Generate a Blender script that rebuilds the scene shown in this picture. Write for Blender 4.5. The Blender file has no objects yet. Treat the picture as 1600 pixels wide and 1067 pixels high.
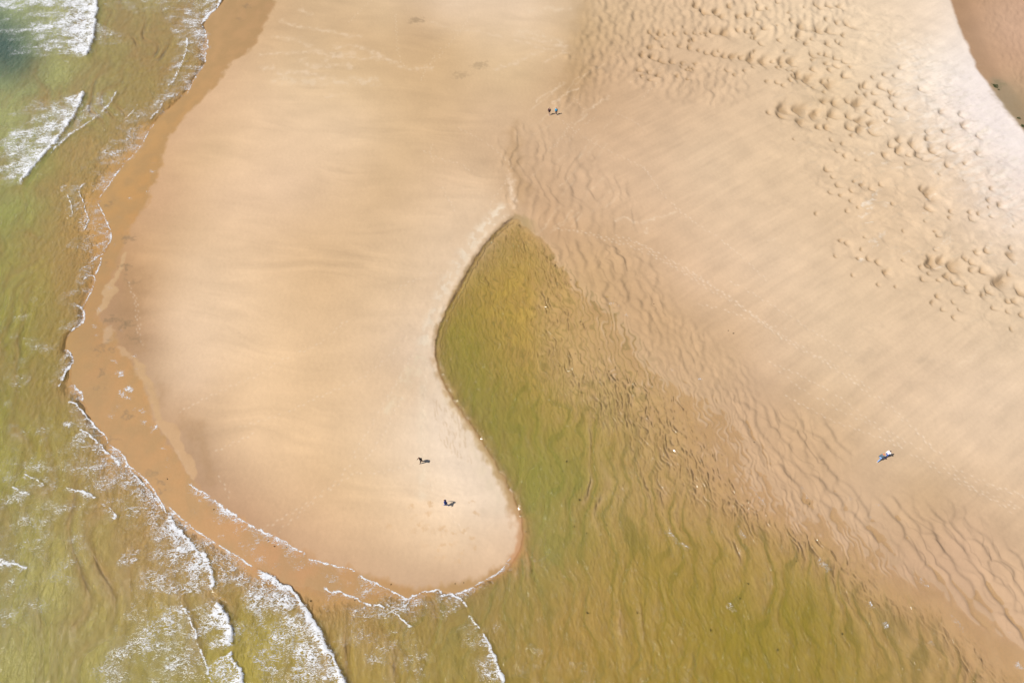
import bpy, math, random
import numpy as np
from mathutils import Vector, Matrix

# ---------------------------------------------------------------- camera
PITCH = 56.0
H = 97.0
F = 1130.0
SP, CP = math.sin(math.radians(PITCH)), math.cos(math.radians(PITCH))
scene = bpy.context.scene
cam_d = bpy.data.cameras.new('camera')
cam = bpy.data.objects.new('camera', cam_d)
scene.collection.objects.link(cam)
cam.location = (0, 0, H)
cam.rotation_euler = (math.radians(90 - PITCH), 0, 0)
cam_d.sensor_width = 36
cam_d.lens = F / 1600 * 36
cam_d.clip_start = 1
cam_d.clip_end = 20000
scene.camera = cam

# ---------------------------------------------------------------- sky and sun
SUN_EL, SUN_AZ = 53.0, 196.6         # azimuth of the sun measured counter-clockwise from +X
world = bpy.data.worlds.new('World')
scene.world = world
world.use_nodes = True
wn = world.node_tree
wn.nodes.clear()
sky = wn.nodes.new('ShaderNodeTexSky')
sky.sky_type = 'NISHITA'
sky.sun_disc = False
sky.sun_elevation = math.radians(SUN_EL)
sky.sun_rotation = math.radians(90 - SUN_AZ)
bg = wn.nodes.new('ShaderNodeBackground')
bg.inputs['Strength'].default_value = 0.06
wo = wn.nodes.new('ShaderNodeOutputWorld')
wn.links.new(sky.outputs[0], bg.inputs[0])
wn.links.new(bg.outputs[0], wo.inputs[0])
sun_d = bpy.data.lights.new('sun', 'SUN')
sun_d.energy = 4.0
sun_d.angle = math.radians(0.53)
sun_d.color = (1.0, 0.965, 0.91)
sun = bpy.data.objects.new('sun', sun_d)
scene.collection.objects.link(sun)
sd = Vector((math.cos(math.radians(SUN_EL)) * math.cos(math.radians(SUN_AZ)),
             math.cos(math.radians(SUN_EL)) * math.sin(math.radians(SUN_AZ)),
             math.sin(math.radians(SUN_EL))))
sun.rotation_euler = sd.to_track_quat('Z', 'Y').to_euler()
sun.location = sd * 200

scene.view_settings.view_transform = 'Standard'
scene.view_settings.look = 'None'
scene.view_settings.gamma = 1.0
scene.view_settings.exposure = 0.60
scene.cycles.max_bounces = 6
scene.cycles.transparent_max_bounces = 12

# light level on level ground (scene-linear, after exposure), used to turn a seen colour into an albedo
K = np.array([1.76, 1.80, 1.89])


def lin(c):
    c = np.asarray(c, dtype=np.float64) / 255.0
    return np.where(c <= 0.04045, c / 12.92, ((c + 0.055) / 1.055) ** 2.4)


def alb(c):
    return np.clip(lin(c) / K, 0.0, 0.85)


# ---------------------------------------------------------------- ground plan
def g(u, v):
    """plan position in metres of a surveyed point"""
    z = H / (SP + (v - 533.5) / F * CP)
    return (u - 800) / F * z, (z - H * SP) / CP


def grow(a, b, step, k):
    out = [a]
    s = step
    d = 1 if b > a else -1
    while (out[-1] - b) * d < 0:
        s *= k
        out.append(out[-1] + d * s)
    out[-1] = b
    return out[1:]


STEP = 1.35
vi = list(np.arange(-70, 1140, STEP))
vs = grow(-70, -1128, STEP, 1.14)[::-1] + vi + grow(vi[-1], 3600, STEP, 1.14)
ui = list(np.arange(-130, 1730, STEP))
us = grow(-130, -16000, STEP, 1.14)[::-1] + ui + grow(ui[-1], 17600, STEP, 1.14)
us = np.array(us)
vs = np.array(vs)
NV, NU = len(vs), len(us)
zz = H / (SP + (vs - 533.5) / F * CP)
Yr = (zz - H * SP) / CP
X = ((us[None, :] - 800) / F * zz[:, None]).astype(np.float32)
Y = np.repeat(Yr[:, None], NU, 1).astype(np.float32)
UU = np.repeat(us[None, :], NV, 0)
VV = np.repeat(vs[:, None], NU, 1)
UC = np.clip(UU, -160, 1760)
VC = np.clip(VV, -100, 1200)

# ---------------------------------------------------------------- noise
_perm = {}


def pn(x, y, seed=0):
    if seed not in _perm:
        r = np.random.RandomState(seed + 11)
        p = r.permutation(256)
        a = r.rand(256) * 2 * np.pi
        _perm[seed] = (np.concatenate([p, p]), np.cos(a).astype(np.float32), np.sin(a).astype(np.float32))
    p, ga, gb = _perm[seed]
    xf = np.floor(x)
    yf = np.floor(y)
    fx = (x - xf).astype(np.float32)
    fy = (y - yf).astype(np.float32)
    xi = xf.astype(np.int64) & 255
    yi = yf.astype(np.int64) & 255
    x1 = (xi + 1) & 255
    y1 = (yi + 1) & 255
    sx = fx * fx * fx * (fx * (fx * 6 - 15) + 10)
    sy = fy * fy * fy * (fy * (fy * 6 - 15) + 10)

    def c(i, j, dx, dy):
        h = p[p[i] + j]
        return ga[h] * dx + gb[h] * dy
    a = c(xi, yi, fx, fy)
    b = c(x1, yi, fx - 1, fy)
    d = c(xi, y1, fx, fy - 1)
    e = c(x1, y1, fx - 1, fy - 1)
    return (a + sx * (b - a) + sy * ((d + sx * (e - d)) - (a + sx * (b - a)))) * 1.5


def fbm(x, y, seed=0, n=3, gain=0.5):
    o = 0
    a = 1.0
    for k in range(n):
        o = o + a * pn(x * 2 ** k, y * 2 ** k, seed + k)
        a *= gain
    return o


def sst(a, b, x):
    t = np.clip((x - a) / (b - a), 0, 1)
    return t * t * (3 - 2 * t)


def rot(x, y, deg):
    c, s = math.cos(math.radians(deg)), math.sin(math.radians(deg))
    return x * c + y * s, -x * s + y * c


# ---------------------------------------------------------------- fields from survey points
def field(pts, c=25.0):
    P = np.array([p[:2] for p in pts], float)
    Vv = np.array([p[2:] for p in pts], float)
    mean = Vv.mean(0)
    D = np.sqrt(((P[:, None] - P[None]) ** 2).sum(2) + c * c)
    W = np.linalg.solve(D - 4 * np.eye(len(P)), Vv - mean)
    sv = np.clip(np.arange(-100, 1201, 12.0), -100, 1200)
    su = np.clip(np.arange(-160, 1761, 12.0), -160, 1760)
    gu, gv = np.meshgrid(su, sv)
    out = np.zeros(gu.shape + (Vv.shape[1],))
    for (pu, pv), w in zip(P, W):
        out += np.sqrt((gu - pu) ** 2 + (gv - pv) ** 2 + c * c)[..., None] * w
    out += mean
    out = np.clip(out, Vv.min(0), Vv.max(0))
    fi = (UC + 160) / 12.0
    fj = (VC + 100) / 12.0
    i0 = np.clip(fi.astype(int), 0, len(su) - 2)
    j0 = np.clip(fj.astype(int), 0, len(sv) - 2)
    fx = (fi - i0)[..., None].astype(np.float32)
    fy = (fj - j0)[..., None].astype(np.float32)
    out = out.astype(np.float32)
    r = (out[j0, i0] * (1 - fx) + out[j0, i0 + 1] * fx) * (1 - fy) + (out[j0 + 1, i0] * (1 - fx) + out[j0 + 1, i0 + 1] * fx) * fy
    return r[..., 0] if r.shape[-1] == 1 else r


def sl(u0, u1, v0, v1):
    a, b = np.searchsorted(us, [u0, u1])
    c, d = np.searchsorted(vs, [v0, v1])
    return slice(max(0, c - 1), min(NV, d + 1)), slice(max(0, a - 1), min(NU, b + 1))


def smooth_line(pts, n=2, closed=False):
    pts = [tuple(p) for p in pts]
    for _ in range(n):
        out = [] if closed else [pts[0]]
        m = len(pts)
        for i in range(m if closed else m - 1):
            a, b = pts[i], pts[(i + 1) % m]
            out.append((a[0] * .75 + b[0] * .25, a[1] * .75 + b[1] * .25))
            out.append((a[0] * .25 + b[0] * .75, a[1] * .25 + b[1] * .75))
        if not closed:
            out.append(pts[-1])
        pts = out
    return pts


def line_dist(pts, margin, warp=0.0, wl=1.0, seed=3, sm=1):
    """distance in metres to an open line, side (+ = seaward, right-hand of travel), position along it"""
    pts = smooth_line(pts, sm)
    P = np.array([g(*p) for p in pts])
    A = np.array(pts)
    s = sl(A[:, 0].min() - margin, A[:, 0].max() + margin, A[:, 1].min() - margin, A[:, 1].max() + margin)
    x, y = X[s].copy(), Y[s].copy()
    if warp:
        x = x + warp * fbm(X[s] / wl, Y[s] / wl, seed, 3)
        y = y + warp * fbm(X[s] / wl + 31, Y[s] / wl + 17, seed, 3)
    best = np.full(x.shape, 1e9, np.float32)
    side = np.zeros(x.shape, np.float32)
    tt = np.zeros(x.shape, np.float32)
    L = np.concatenate([[0], np.cumsum(np.hypot(*(P[1:] - P[:-1]).T))])
    for i in range(len(P) - 1):
        a, b = P[i], P[i + 1]
        d = b - a
        l2 = max(1e-9, (d ** 2).sum())
        t = np.clip(((x - a[0]) * d[0] + (y - a[1]) * d[1]) / l2, 0, 1)
        q = (x - a[0] - t * d[0]) ** 2 + (y - a[1] - t * d[1]) ** 2
        m = q < best
        best = np.where(m, q, best)
        cr = (x - a[0]) * d[1] - (y - a[1]) * d[0]
        side = np.where(m, cr, side)
        tt = np.where(m, (L[i] + t * (L[i + 1] - L[i])) / L[-1], tt)
    return s, np.sqrt(best), np.where(side > 0, 1.0, -1.0), tt


def poly_sd(pts, margin=1e9, warp=0.0, wl=1.0, seed=5, sm=1, cap=30.0):
    """signed distance in metres to a closed outline, + inside"""
    pts = smooth_line(pts, sm, True)
    P = np.array([g(*p) for p in pts])
    A = np.array(pts)
    s = sl(A[:, 0].min() - margin, A[:, 0].max() + margin, A[:, 1].min() - margin, A[:, 1].max() + margin)
    x, y = X[s], Y[s]
    if warp:
        x = x + warp * fbm(X[s] / wl, Y[s] / wl, seed, 3)
        y = y + warp * fbm(X[s] / wl + 31, Y[s] / wl + 17, seed, 3)
    best = np.full(x.shape, cap * cap, np.float32)
    ins = np.zeros(x.shape, bool)
    for i in range(len(P)):
        a, b = P[i], P[(i + 1) % len(P)]
        d = b - a
        l2 = max(1e-9, (d ** 2).sum())
        t = np.clip(((x - a[0]) * d[0] + (y - a[1]) * d[1]) / l2, 0, 1)
        q = (x - a[0] - t * d[0]) ** 2 + (y - a[1] - t * d[1]) ** 2
        best = np.minimum(best, q)
        if a[1] != b[1]:
            cond = ((a[1] > y) != (b[1] > y)) & (x < (b[0] - a[0]) * (y - a[1]) / (b[1] - a[1]) + a[0])
            ins ^= cond
    return s, np.where(ins, 1, -1) * np.sqrt(best)


def full(sd_pair, fill=-30.0):
    o = np.full(X.shape, fill, np.float32)
    o[sd_pair[0]] = sd_pair[1]
    return o


# ---------------------------------------------------------------- outlines (survey points)
SHORE = [(352, -6), (345, 10), (328, 22), (318, 36), (321, 46), (321, 58), (327, 68), (320, 84), (321, 101), (306, 118),
         (296, 138), (284, 152), (262, 172), (243, 190), (230, 210), (218, 228), (203, 247), (185, 267), (168, 292), (151, 315),
         (164, 343), (173, 356), (174, 378), (166, 390), (158, 402), (158, 410), (149, 428), (148, 442), (139, 460), (130, 480),
         (132, 498), (126, 508), (112, 520), (104, 530), (100, 545), (113, 552), (115, 563), (108, 580), (106, 600), (118, 612), (128, 628),
         (138, 650), (158, 668), (168, 688), (190, 706), (198, 726), (228, 748), (244, 770), (256, 788), (268, 800),
         (290, 818), (302, 830), (330, 843), (358, 862), (380, 878), (400, 890), (430, 905), (460, 916), (500, 922), (540, 930),
         (570, 932), (600, 925), (622, 930), (636, 935), (655, 926), (676, 920), (700, 926), (722, 926), (745, 915), (770, 903),
         (790, 890), (806, 872), (815, 850), (818, 828), (813, 802), (802, 776), (790, 750), (775, 725), (760, 700), (745, 676),
         (730, 655), (715, 635), (701, 612), (689, 590), (682, 570), (680, 545), (683, 522), (689, 505), (701, 480), (716, 455),
         (731, 425), (746, 400), (757, 384), (769, 369), (786, 354), (806, 338),
         (830, 362), (858, 378), (880, 410), (905, 445), (935, 470), (962, 486), (975, 512), (1000, 535), (1030, 565), (1060, 595),
         (1100, 606), (1150, 630), (1175, 660), (1195, 700), (1215, 745), (1250, 778), (1285, 785), (1310, 795), (1345, 825), (1385, 835),
         (1400, 860), (1412, 900), (1465, 892), (1500, 930), (1545, 950), (1570, 985), (1620, 1010), (1800, 1120),
         (1900, 1400), (1000, 3000), (-4000, 3300), (-4000, 300), (-1500, -500), (200, -500), (340, -120)]
WETLINE = [(500, -200), (430, -40), (432, 0), (418, 30), (405, 62), (385, 85), (358, 100), (343, 128), (315, 158), (290, 182), (277, 200), (263, 215), (257, 236),
           (252, 262), (246, 282), (234, 293), (235, 314), (220, 334), (202, 356), (196, 378), (190, 395), (184, 415), (172, 440), (168, 452),
           (160, 478), (150, 500), (165, 508), (178, 512), (182, 530), (196, 545), (208, 565), (222, 592), (234, 618), (236, 640), (238, 655),
           (255, 672), (268, 695), (283, 715), (300, 750), (306, 762), (330, 778), (370, 805), (400, 826), (440, 843), (470, 858), (500, 878),
           (540, 886), (575, 896), (620, 914), (650, 917), (700, 914), (735, 906), (757, 896), (768, 888), (790, 876), (803, 858), (806, 835), (800, 808), (790, 780),
           (778, 752), (762, 725), (748, 700), (733, 677), (716, 655), (702, 632), (688, 606), (677, 575), (675, 545), (678, 520),
           (684, 502), (696, 478), (711, 452), (727, 422), (742, 397), (753, 382), (766, 367), (784, 350), (812, 330),
           (842, 352), (885, 375), (935, 430), (985, 470), (1010, 520), (1060, 560), (1120, 580), (1190, 640), (1215, 690), (1260, 745), (1330, 780),
           (1390, 815), (1430, 870), (1490, 870), (1540, 920), (1620, 975), (1800, 1080), (2500, 1000), (3500, 300), (2600, -600), (1200, -900)]
RIDGE = [(1380, -260), (1440, -110), (1478, -10), (1494, 40), (1512, 80), (1522, 108), (1545, 140), (1575, 180), (1612, 225), (1680, 320), (1800, 460), (2000, 700)]

d_land = -full(poly_sd(SHORE, 20000, 0.25, 2.0), 0.0)            # + on land
d_dry = full(poly_sd(WETLINE, 20000, 0.35, 3.0, 9), 0.0)         # + on damp / dry sand
s_r, d_r, side_r, _ = line_dist(RIDGE, 900, 0.3, 4.0, 21)
d_ridge = np.full(X.shape, -60.0, np.float32)
d_ridge[s_r] = np.minimum(d_r, 60) * -side_r                     # + on the far (right-hand) side
d_ridge[(UU > 1750) & (VV < 420)] = 40.0
spit = full(poly_sd([(806, 338), (786, 354), (757, 384), (731, 425), (701, 480), (682, 545), (701, 612), (760, 700), (802, 776), (818, 828), (790, 890),
                     (700, 926), (600, 925), (400, 890), (268, 800), (100, 545), (150, 315), (340, 0), (420, -200), (760, -200), (840, 100), (812, 220)], 3000, sm=2), -30)

# ---------------------------------------------------------------- depth and height of the sand
DEPTH = [(10, 65, 2.2), (60, 70, 1.0), (100, 120, .6), (10, 140, .7), (20, 180, .65), (80, 230, .5), (140, 110, .45), (200, 95, .6), (200, 40, .3), (260, 90, .45), (200, 180, .25), (120, 260, .25),
         (30, 330, .6), (60, 420, .5), (100, 360, .2), (130, 420, .15), (30, 560, .65), (80, 540, .5), (60, 640, .6), (100, 700, .42), (60, 780, .6),
         (170, 800, .4), (20, 900, .85), (100, 900, .75), (180, 880, .4), (60, 1000, .85), (160, 980, .75), (260, 870, .3), (280, 980, .7), (240, 1050, .7), (350, 1040, .9),
         (420, 980, .75), (380, 920, .3), (440, 1060, .75), (480, 940, .15), (560, 960, .22), (600, 1020, .45), (680, 1040, .5), (700, 960, .35), (760, 940, .5), (740, 1040, .55),
         (730, 540, .5), (700, 560, .6), (730, 620, .65), (780, 560, .35), (760, 450, .22), (820, 430, .22), (830, 560, .25), (870, 500, .13), (930, 520, .08), (900, 600, .15),
         (780, 680, .75), (810, 740, .85), (830, 820, .8), (850, 880, .65), (870, 700, .45), (950, 680, .28), (1000, 650, .2), (1080, 680, .15), (1120, 640, .06), (900, 780, .45),
         (960, 800, .3), (1020, 760, .2), (1100, 760, .19), (1180, 780, .08), (1060, 850, .35), (950, 900, .4), (870, 960, .4), (900, 1040, .45), (1000, 980, .5), (1100, 920, .5),
         (1200, 860, .25), (1250, 960, .55), (1280, 830, .1), (1350, 900, .14), (1330, 1000, .45), (1420, 980, .22), (1450, 1050, .35), (1500, 980, .12), (1560, 1040, .12), (1150, 1040, .65), (1250, 1050, .6),
         (-100, 0, 2.0), (-120, 500, .9), (-100, 1000, 1.0), (400, 1180, 1.0), (900, 1180, .6), (1500, 1180, .4), (-130, 250, 1.0)]
depth = field(DEPTH, 15)
depth = depth * np.clip(1 + (.55 - .37 * sst(600, 800, UC)) * fbm(X / 7 + .25 * Y / 7, Y / 13, 29, 4), .3, 2.2)
sp_w = sst(-14, -2, spit)     # water close to the spit: its bank is steeper
right_w = sst(820, 900, UC) * sst(300, 420, VC)
ramp = np.where(right_w > .5, 7.0, 3.0)
lagoon_bank = sst(640, 690, UC) * (1 - sst(860, 960, UC)) * sst(320, 360, VC)
ramp = ramp * (1 - lagoon_bank) + 2.0 * lagoon_bank
wet_h = -depth * np.clip(1 - np.exp(-np.maximum(-d_land, 0) / ramp * 1.6), 0, 1)

HT = [(400, 100, .5), (300, 300, .5), (500, 300, 1.1), (700, 300, 1.2), (620, 500, 1.5), (560, 650, 1.4), (700, 760, 1.2), (760, 820, .8), (650, 880, .5), (450, 780, .6),
      (300, 600, .5), (600, 100, .8), (760, 60, 1.0), (860, 150, .7), (830, 260, .5), (900, 360, .25), (960, 440, .16), (1040, 540, .14), (1100, 480, .35), (1000, 300, .7), (920, 60, .8),
      (1100, 100, 1.2), (1200, 250, 1.2), (1150, 420, .8), (1200, 560, .5), (1180, 620, .18), (1260, 640, .25), (1300, 740, .15), (1380, 700, .35), (1440, 800, .16), (1540, 860, .15), (1560, 940, .14),
      (1400, 560, 1.0), (1500, 640, .9), (1580, 760, .6), (1300, 400, 1.3), (1300, 100, 1.7), (1400, 250, 1.8), (1500, 400, 1.9), (1590, 520, 1.8), (1430, 60, 2.3), (1500, 170, 2.6),
      (1570, 260, 2.6), (1480, 20, 2.5), (1590, 330, 2.4), (780, 340, .8), (700, 450, 1.2), (670, 560, 1.2)]
ht = field(HT, 25)
k_edge = 2.2 + 3.5 * (1 - sst(-26, -1, spit))
inland = np.maximum(d_dry, 0)
dry_h = ht * (1 - np.exp(-inland / (k_edge * 2.2 + ht * 3)))
swash_h = 0.012 * np.clip(d_land, 0, 8)
land_l = swash_h + dry_h
land_r = ht * (1 - np.exp(-np.maximum(d_land, 0) * .034 / ht))
lr = sst(820, 850, UC) * sst(330, 350, VC) * (1 - sst(-4, -1, spit))
lr = np.maximum(lr, sst(870, 940, UC))
land_r = land_r + .045 * fbm(X / 5.5 + Y / 9, Y / 7, 35, 3) * sst(0, 1.5, d_land) * (1 - sst(4, 14, d_land))
base = np.where(d_land < 0, wet_h, land_l * (1 - lr) + land_r * lr)
# lagoon side of the spit: a little cut bank
cutbank = np.zeros_like(X)
s, d, sd_, t = line_dist([(806, 336), (786, 352), (757, 382), (731, 423), (701, 478), (684, 520), (680, 545), (683, 572)], 40, .08, .8)
cutbank[s] = np.exp(-(d / .9) ** 2) * sst(0, .08, t) * (1 - sst(.8, 1, t))
# beyond the ridge the ground falls away to a lower wet flat
low = 0.35 + 0.02 * np.clip(d_ridge, 0, 60)
fall = sst(-0.3, 5.5, d_ridge)
base = np.where(d_ridge > -0.3, base * (1 - fall) + low * fall, base)
base_s = base.copy()

# ---------------------------------------------------------------- bedforms
hgt = np.zeros_like(X)


def mask_blob(pts, soft=6.0):
    return sst(-soft * .5, soft * .5, full(poly_sd(pts, 120, 1.6, 5.0, 33, sm=2), -30))


def ripple(x, y, lam, ang, seed, warp=1.0, sinu=1.0, scal=0.0, drop=.22):
    a, b = rot(x, y, ang)
    ph = a / lam + sinu * .55 * pn(a / (1.3 * lam), b / (1.9 * lam), seed) + warp * 1.1 * pn(a / (6 * lam), b / (5 * lam), seed + 1)
    if scal:
        q = b / (1.25 * lam) + 1.2 * pn(a / (2.5 * lam), b / (2.5 * lam), seed + 2) + .5 * np.floor(ph)
        ph = ph + scal * (1 - np.abs(np.sin(np.pi * q)))
    t = ph - np.floor(ph)
    w = np.where(t < 1 - drop, (t / (1 - drop)) ** 1.3, .5 + .5 * np.cos(np.pi * (t - 1 + drop) / drop))
    am = np.clip(.62 + .75 * pn(a / (2.2 * lam), b / (3.5 * lam), seed + 3), .05, 1.2)
    return w * am


def scallop(m, x, y, lam, ang, seed, el=1.5):
    out = np.zeros_like(X)
    jj, ii = np.where(m > .01)
    s = (slice(jj.min(), jj.max() + 1), slice(ii.min(), ii.max() + 1))
    a, b = rot(x[s], y[s], ang)
    a = a / lam + .35 * pn(a / lam / 1.6, b / lam / 1.6, seed)
    b = b / (lam * el) + .35 * pn(a * .8 + 7, b / lam * .8, seed)
    ia, ib = np.floor(a).astype(int), np.floor(b).astype(int)
    R = np.random.RandomState(seed)
    ja, jb, jh = R.rand(64, 64), R.rand(64, 64), R.rand(64, 64)
    best = np.full(a.shape, 1e9)
    h = np.zeros(a.shape)
    for da in (-1, 0, 1):
        for db in (-1, 0, 1):
            p, q = ia + da, ib + db
            sx = p + .15 + .7 * ja[p & 63, q & 63]
            sy = q + .15 + .7 * jb[p & 63, q & 63]
            dx, dy = a - sx, b - sy
            dd = (dx + .35 * dy * dy) ** 2 + (dy * .9) ** 2
            mk = dd < best
            best = np.where(mk, dd, best)
            h = np.where(mk, (.5 + .75 * dx - .35 * dy * dy) * (.6 + .6 * jh[p & 63, q & 63]), h)
    # slip faces slump to a softer slope
    for ax in (0, 1, 1):
        h = (np.roll(h, 2, ax) + 2 * np.roll(h, 1, ax) + 3 * h + 2 * np.roll(h, -1, ax) + np.roll(h, -2, ax)) / 9
    out[s] = h
    return out


land_w = sst(-.3, .6, d_land)
m_small = mask_blob([(720, 420), (790, 345), (850, 365), (900, 430), (990, 510), (1050, 590), (1010, 680), (900, 660), (820, 640), (760, 600), (700, 560), (690, 520)], 5)
m_big = mask_blob([(700, 590), (760, 560), (830, 600), (960, 640), (1180, 660), (1240, 790), (1500, 960), (1650, 1160), (600, 1160), (620, 960), (760, 920), (820, 860), (800, 760)], 8)
inwater = np.where(lr < .5, sst(0, 1.6, -d_land), 1)
m_small = m_small * inwater
m_big = m_big * inwater
m_tiny = mask_blob([(900, 560), (1000, 560), (1150, 620), (1200, 690), (1280, 790), (1400, 850), (1440, 920), (1300, 900), (1200, 840), (1090, 790), (960, 720), (900, 640)], 7)
m_ling = mask_blob([(850, 375), (930, 370), (1010, 395), (1035, 450), (1060, 510), (1010, 530), (950, 480), (895, 450)], 4)
m_rd = mask_blob([(990, 480), (1060, 490), (1120, 530), (1170, 590), (1200, 650), (1160, 660), (1080, 615), (1010, 560)], 4)
m_re = mask_blob([(1140, 640), (1190, 630), (1270, 650), (1330, 700), (1310, 760), (1420, 790), (1480, 790), (1560, 840), (1640, 900), (1680, 1010), (1600, 1010), (1520, 960), (1450, 900), (1390, 860), (1300, 810), (1210, 770), (1170, 690)], 5)
m_rf = mask_blob([(915, -60), (1100, -60), (1330, -40), (1340, 30), (1260, 60), (1130, 60), (1060, 70), (1010, 110), (960, 120), (900, 130), (890, 80), (925, 20)], 6)
m_rg = mask_blob([(790, 190), (870, 200), (930, 260), (1000, 330), (960, 370), (860, 370), (800, 330), (790, 260)], 5)
m_rh = sst(4.5, 8, d_ridge)
m_rf2 = mask_blob([(900, 130), (1010, 110), (1100, 90), (1180, 110), (1150, 170), (1020, 150), (960, 120), (900, 180), (850, 170)], 6)
m_sea = sst(1, 8, -d_land) * sst(.2, .55, depth) * (UC < 640)

rp_s = ripple(X, Y, .95, 8, 40, 1, 1.3)
hgt += m_small * .07 * rp_s
big_ang = 4
brk = np.clip(.85 + .5 * fbm(X / 3.5, Y / 6, 57, 2), .25, 1.3)
wob = .18 * fbm(X / 1.3, Y / 1.3, 58, 2)
hgt += -.10 * m_big * sst(.1, .4, depth)
rp_b = ripple(X + wob, Y + wob, 2.6, -4, 50, .8, 1.25, drop=.46)
hgt += m_big * .26 * (1 + .8 * np.clip(depth - .2, 0, 1)) * brk * sst(.1, .4, depth) * rp_b
trough_tint = np.maximum(m_big * sst(.1, .3, depth) * brk * sst(.13, .02, rp_b), m_small * .55 * sst(.12, .02, rp_s))  # dark green tint along the ripple troughs
hgt += m_big * .10 * np.clip(1.1 - brk, 0, 1) * ripple(X + wob, Y, 1.7, 14, 150, 1.6, 1.9, drop=.38)
hgt += m_big * .06 * ripple(X, Y, 1.1, 18, 54, 1.0, 1.4) * sst(850, 1000, UC)
hgt += m_tiny * .085 * ripple(X, Y, .85, 5, 60, 1, 1.5)
hgt += m_ling * (.10 * ripple(X, Y, 2.1, 12, 70, .8, .9, .45, .2) + .36 * scallop(m_ling, X, Y, 2.0, 8, 71, 1.25))
hgt += m_rd * (.05 * ripple(X, Y, 1.15, 12, 80, .8, 1.0, .3, .22) + .26 * scallop(m_rd, X, Y, 1.25, 10, 81, 1.25))
hgt += m_re * (.09 * ripple(X, Y, 2.2, 18, 90, 1.2, 1.4, .35, .2) + .34 * scallop(m_re, X, Y, 2.0, 20, 91, 1.55))
hgt += m_rf * (.07 * ripple(X, Y, 1.9, -22, 100, .8, 1.0, .45, .25) + .60 * scallop(m_rf, X, Y, 1.7, -12, 101, 1.25))
hgt += m_rf2 * (.08 * ripple(X, Y, 1.9, -24, 105, .8, 1.2, .3, .25) + .45 * scallop(m_rf2, X, Y, 1.8, -16, 106, 1.4))
hgt += m_rg * .17 * scallop(m_rg, X, Y, 2.0, -10, 111, 1.8)
hgt += m_rg * .15 * ripple(X, Y, 2.6, 2, 110, 1.1, 1.4, .2, .3)
hgt += m_rh * (.05 * ripple(X, Y, 1.3, -30, 120, .8, 1.4, .3, .3) + .30 * scallop(m_rh, X, Y, 1.25, -25, 121, 1.3))
hgt += m_sea * .42 * ripple(X, Y, 4.2, 12, 130, 1.2, 1.4, drop=.4)
for m_, c_ in ((m_ling, .07), (m_rd, .05), (m_re, .10)):
    hgt -= m_ * c_
# wind drift relief on the right-hand sands
a, b = rot(X, Y, 34)
right_dry = sst(860, 1000, UC) * sst(0, 10, d_dry) * (1 - sst(-1, 1, d_ridge))
streak_r = fbm(a / 16, b / 2.2, 140, 3)
hgt += right_dry * .09 * streak_r
hgt += right_dry * .16 * fbm(X / 9, Y / 6, 150, 2)
m_rough = mask_blob([(1190, 40), (1330, -20), (1460, 60), (1500, 160), (1600, 260), (1700, 420), (1600, 560), (1480, 480), (1350, 380), (1250, 260), (1210, 180)], 14)
hum = fbm(X / 3.4 + .5 * pn(X / 4, Y / 4, 8), Y / 2.6, 160, 3)
hgt += m_rough * .13 * hum
m_sc = np.clip(m_rough * sst(-.35, .35, fbm(X / 11, Y / 9, 163, 2)), 0, 1)
hgt += m_sc * .04 * scallop(m_rough, X, Y, 3.0, -14, 164, 1.2)
hgt += m_rough * (1 - m_sc) * .02 * scallop(m_rough, X, Y, 1.7, -10, 165, 1.3)
a2, b2 = rot(X, Y, 24)
m_crest = mask_blob([(1400, 70), (1490, 90), (1560, 190), (1660, 330), (1620, 380), (1500, 290), (1420, 200)], 12)
hgt += m_crest * .07 * fbm(a2 / 3.2, b2 / 1.3, 165, 3)
# left-hand spit: faint wind streaks
left_dry = sst(0, 4, d_dry) * (1 - sst(820, 900, UC))
Yw = Y + 2.6 * fbm(X / 22, Y / 9, 172, 2) + .12 * X * sst(5, 60, Y)
streak_l = fbm(X / 13, Yw / 2.1, 170, 4) * np.clip(.6 + 1.3 * pn(X / 17, Y / 11, 173), .1, 1.6)
hgt += left_dry * (.028 * streak_l)
hgt += sst(0, 3, d_dry) * .010 * fbm(X / .7, Y / .7, 180, 2)

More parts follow.
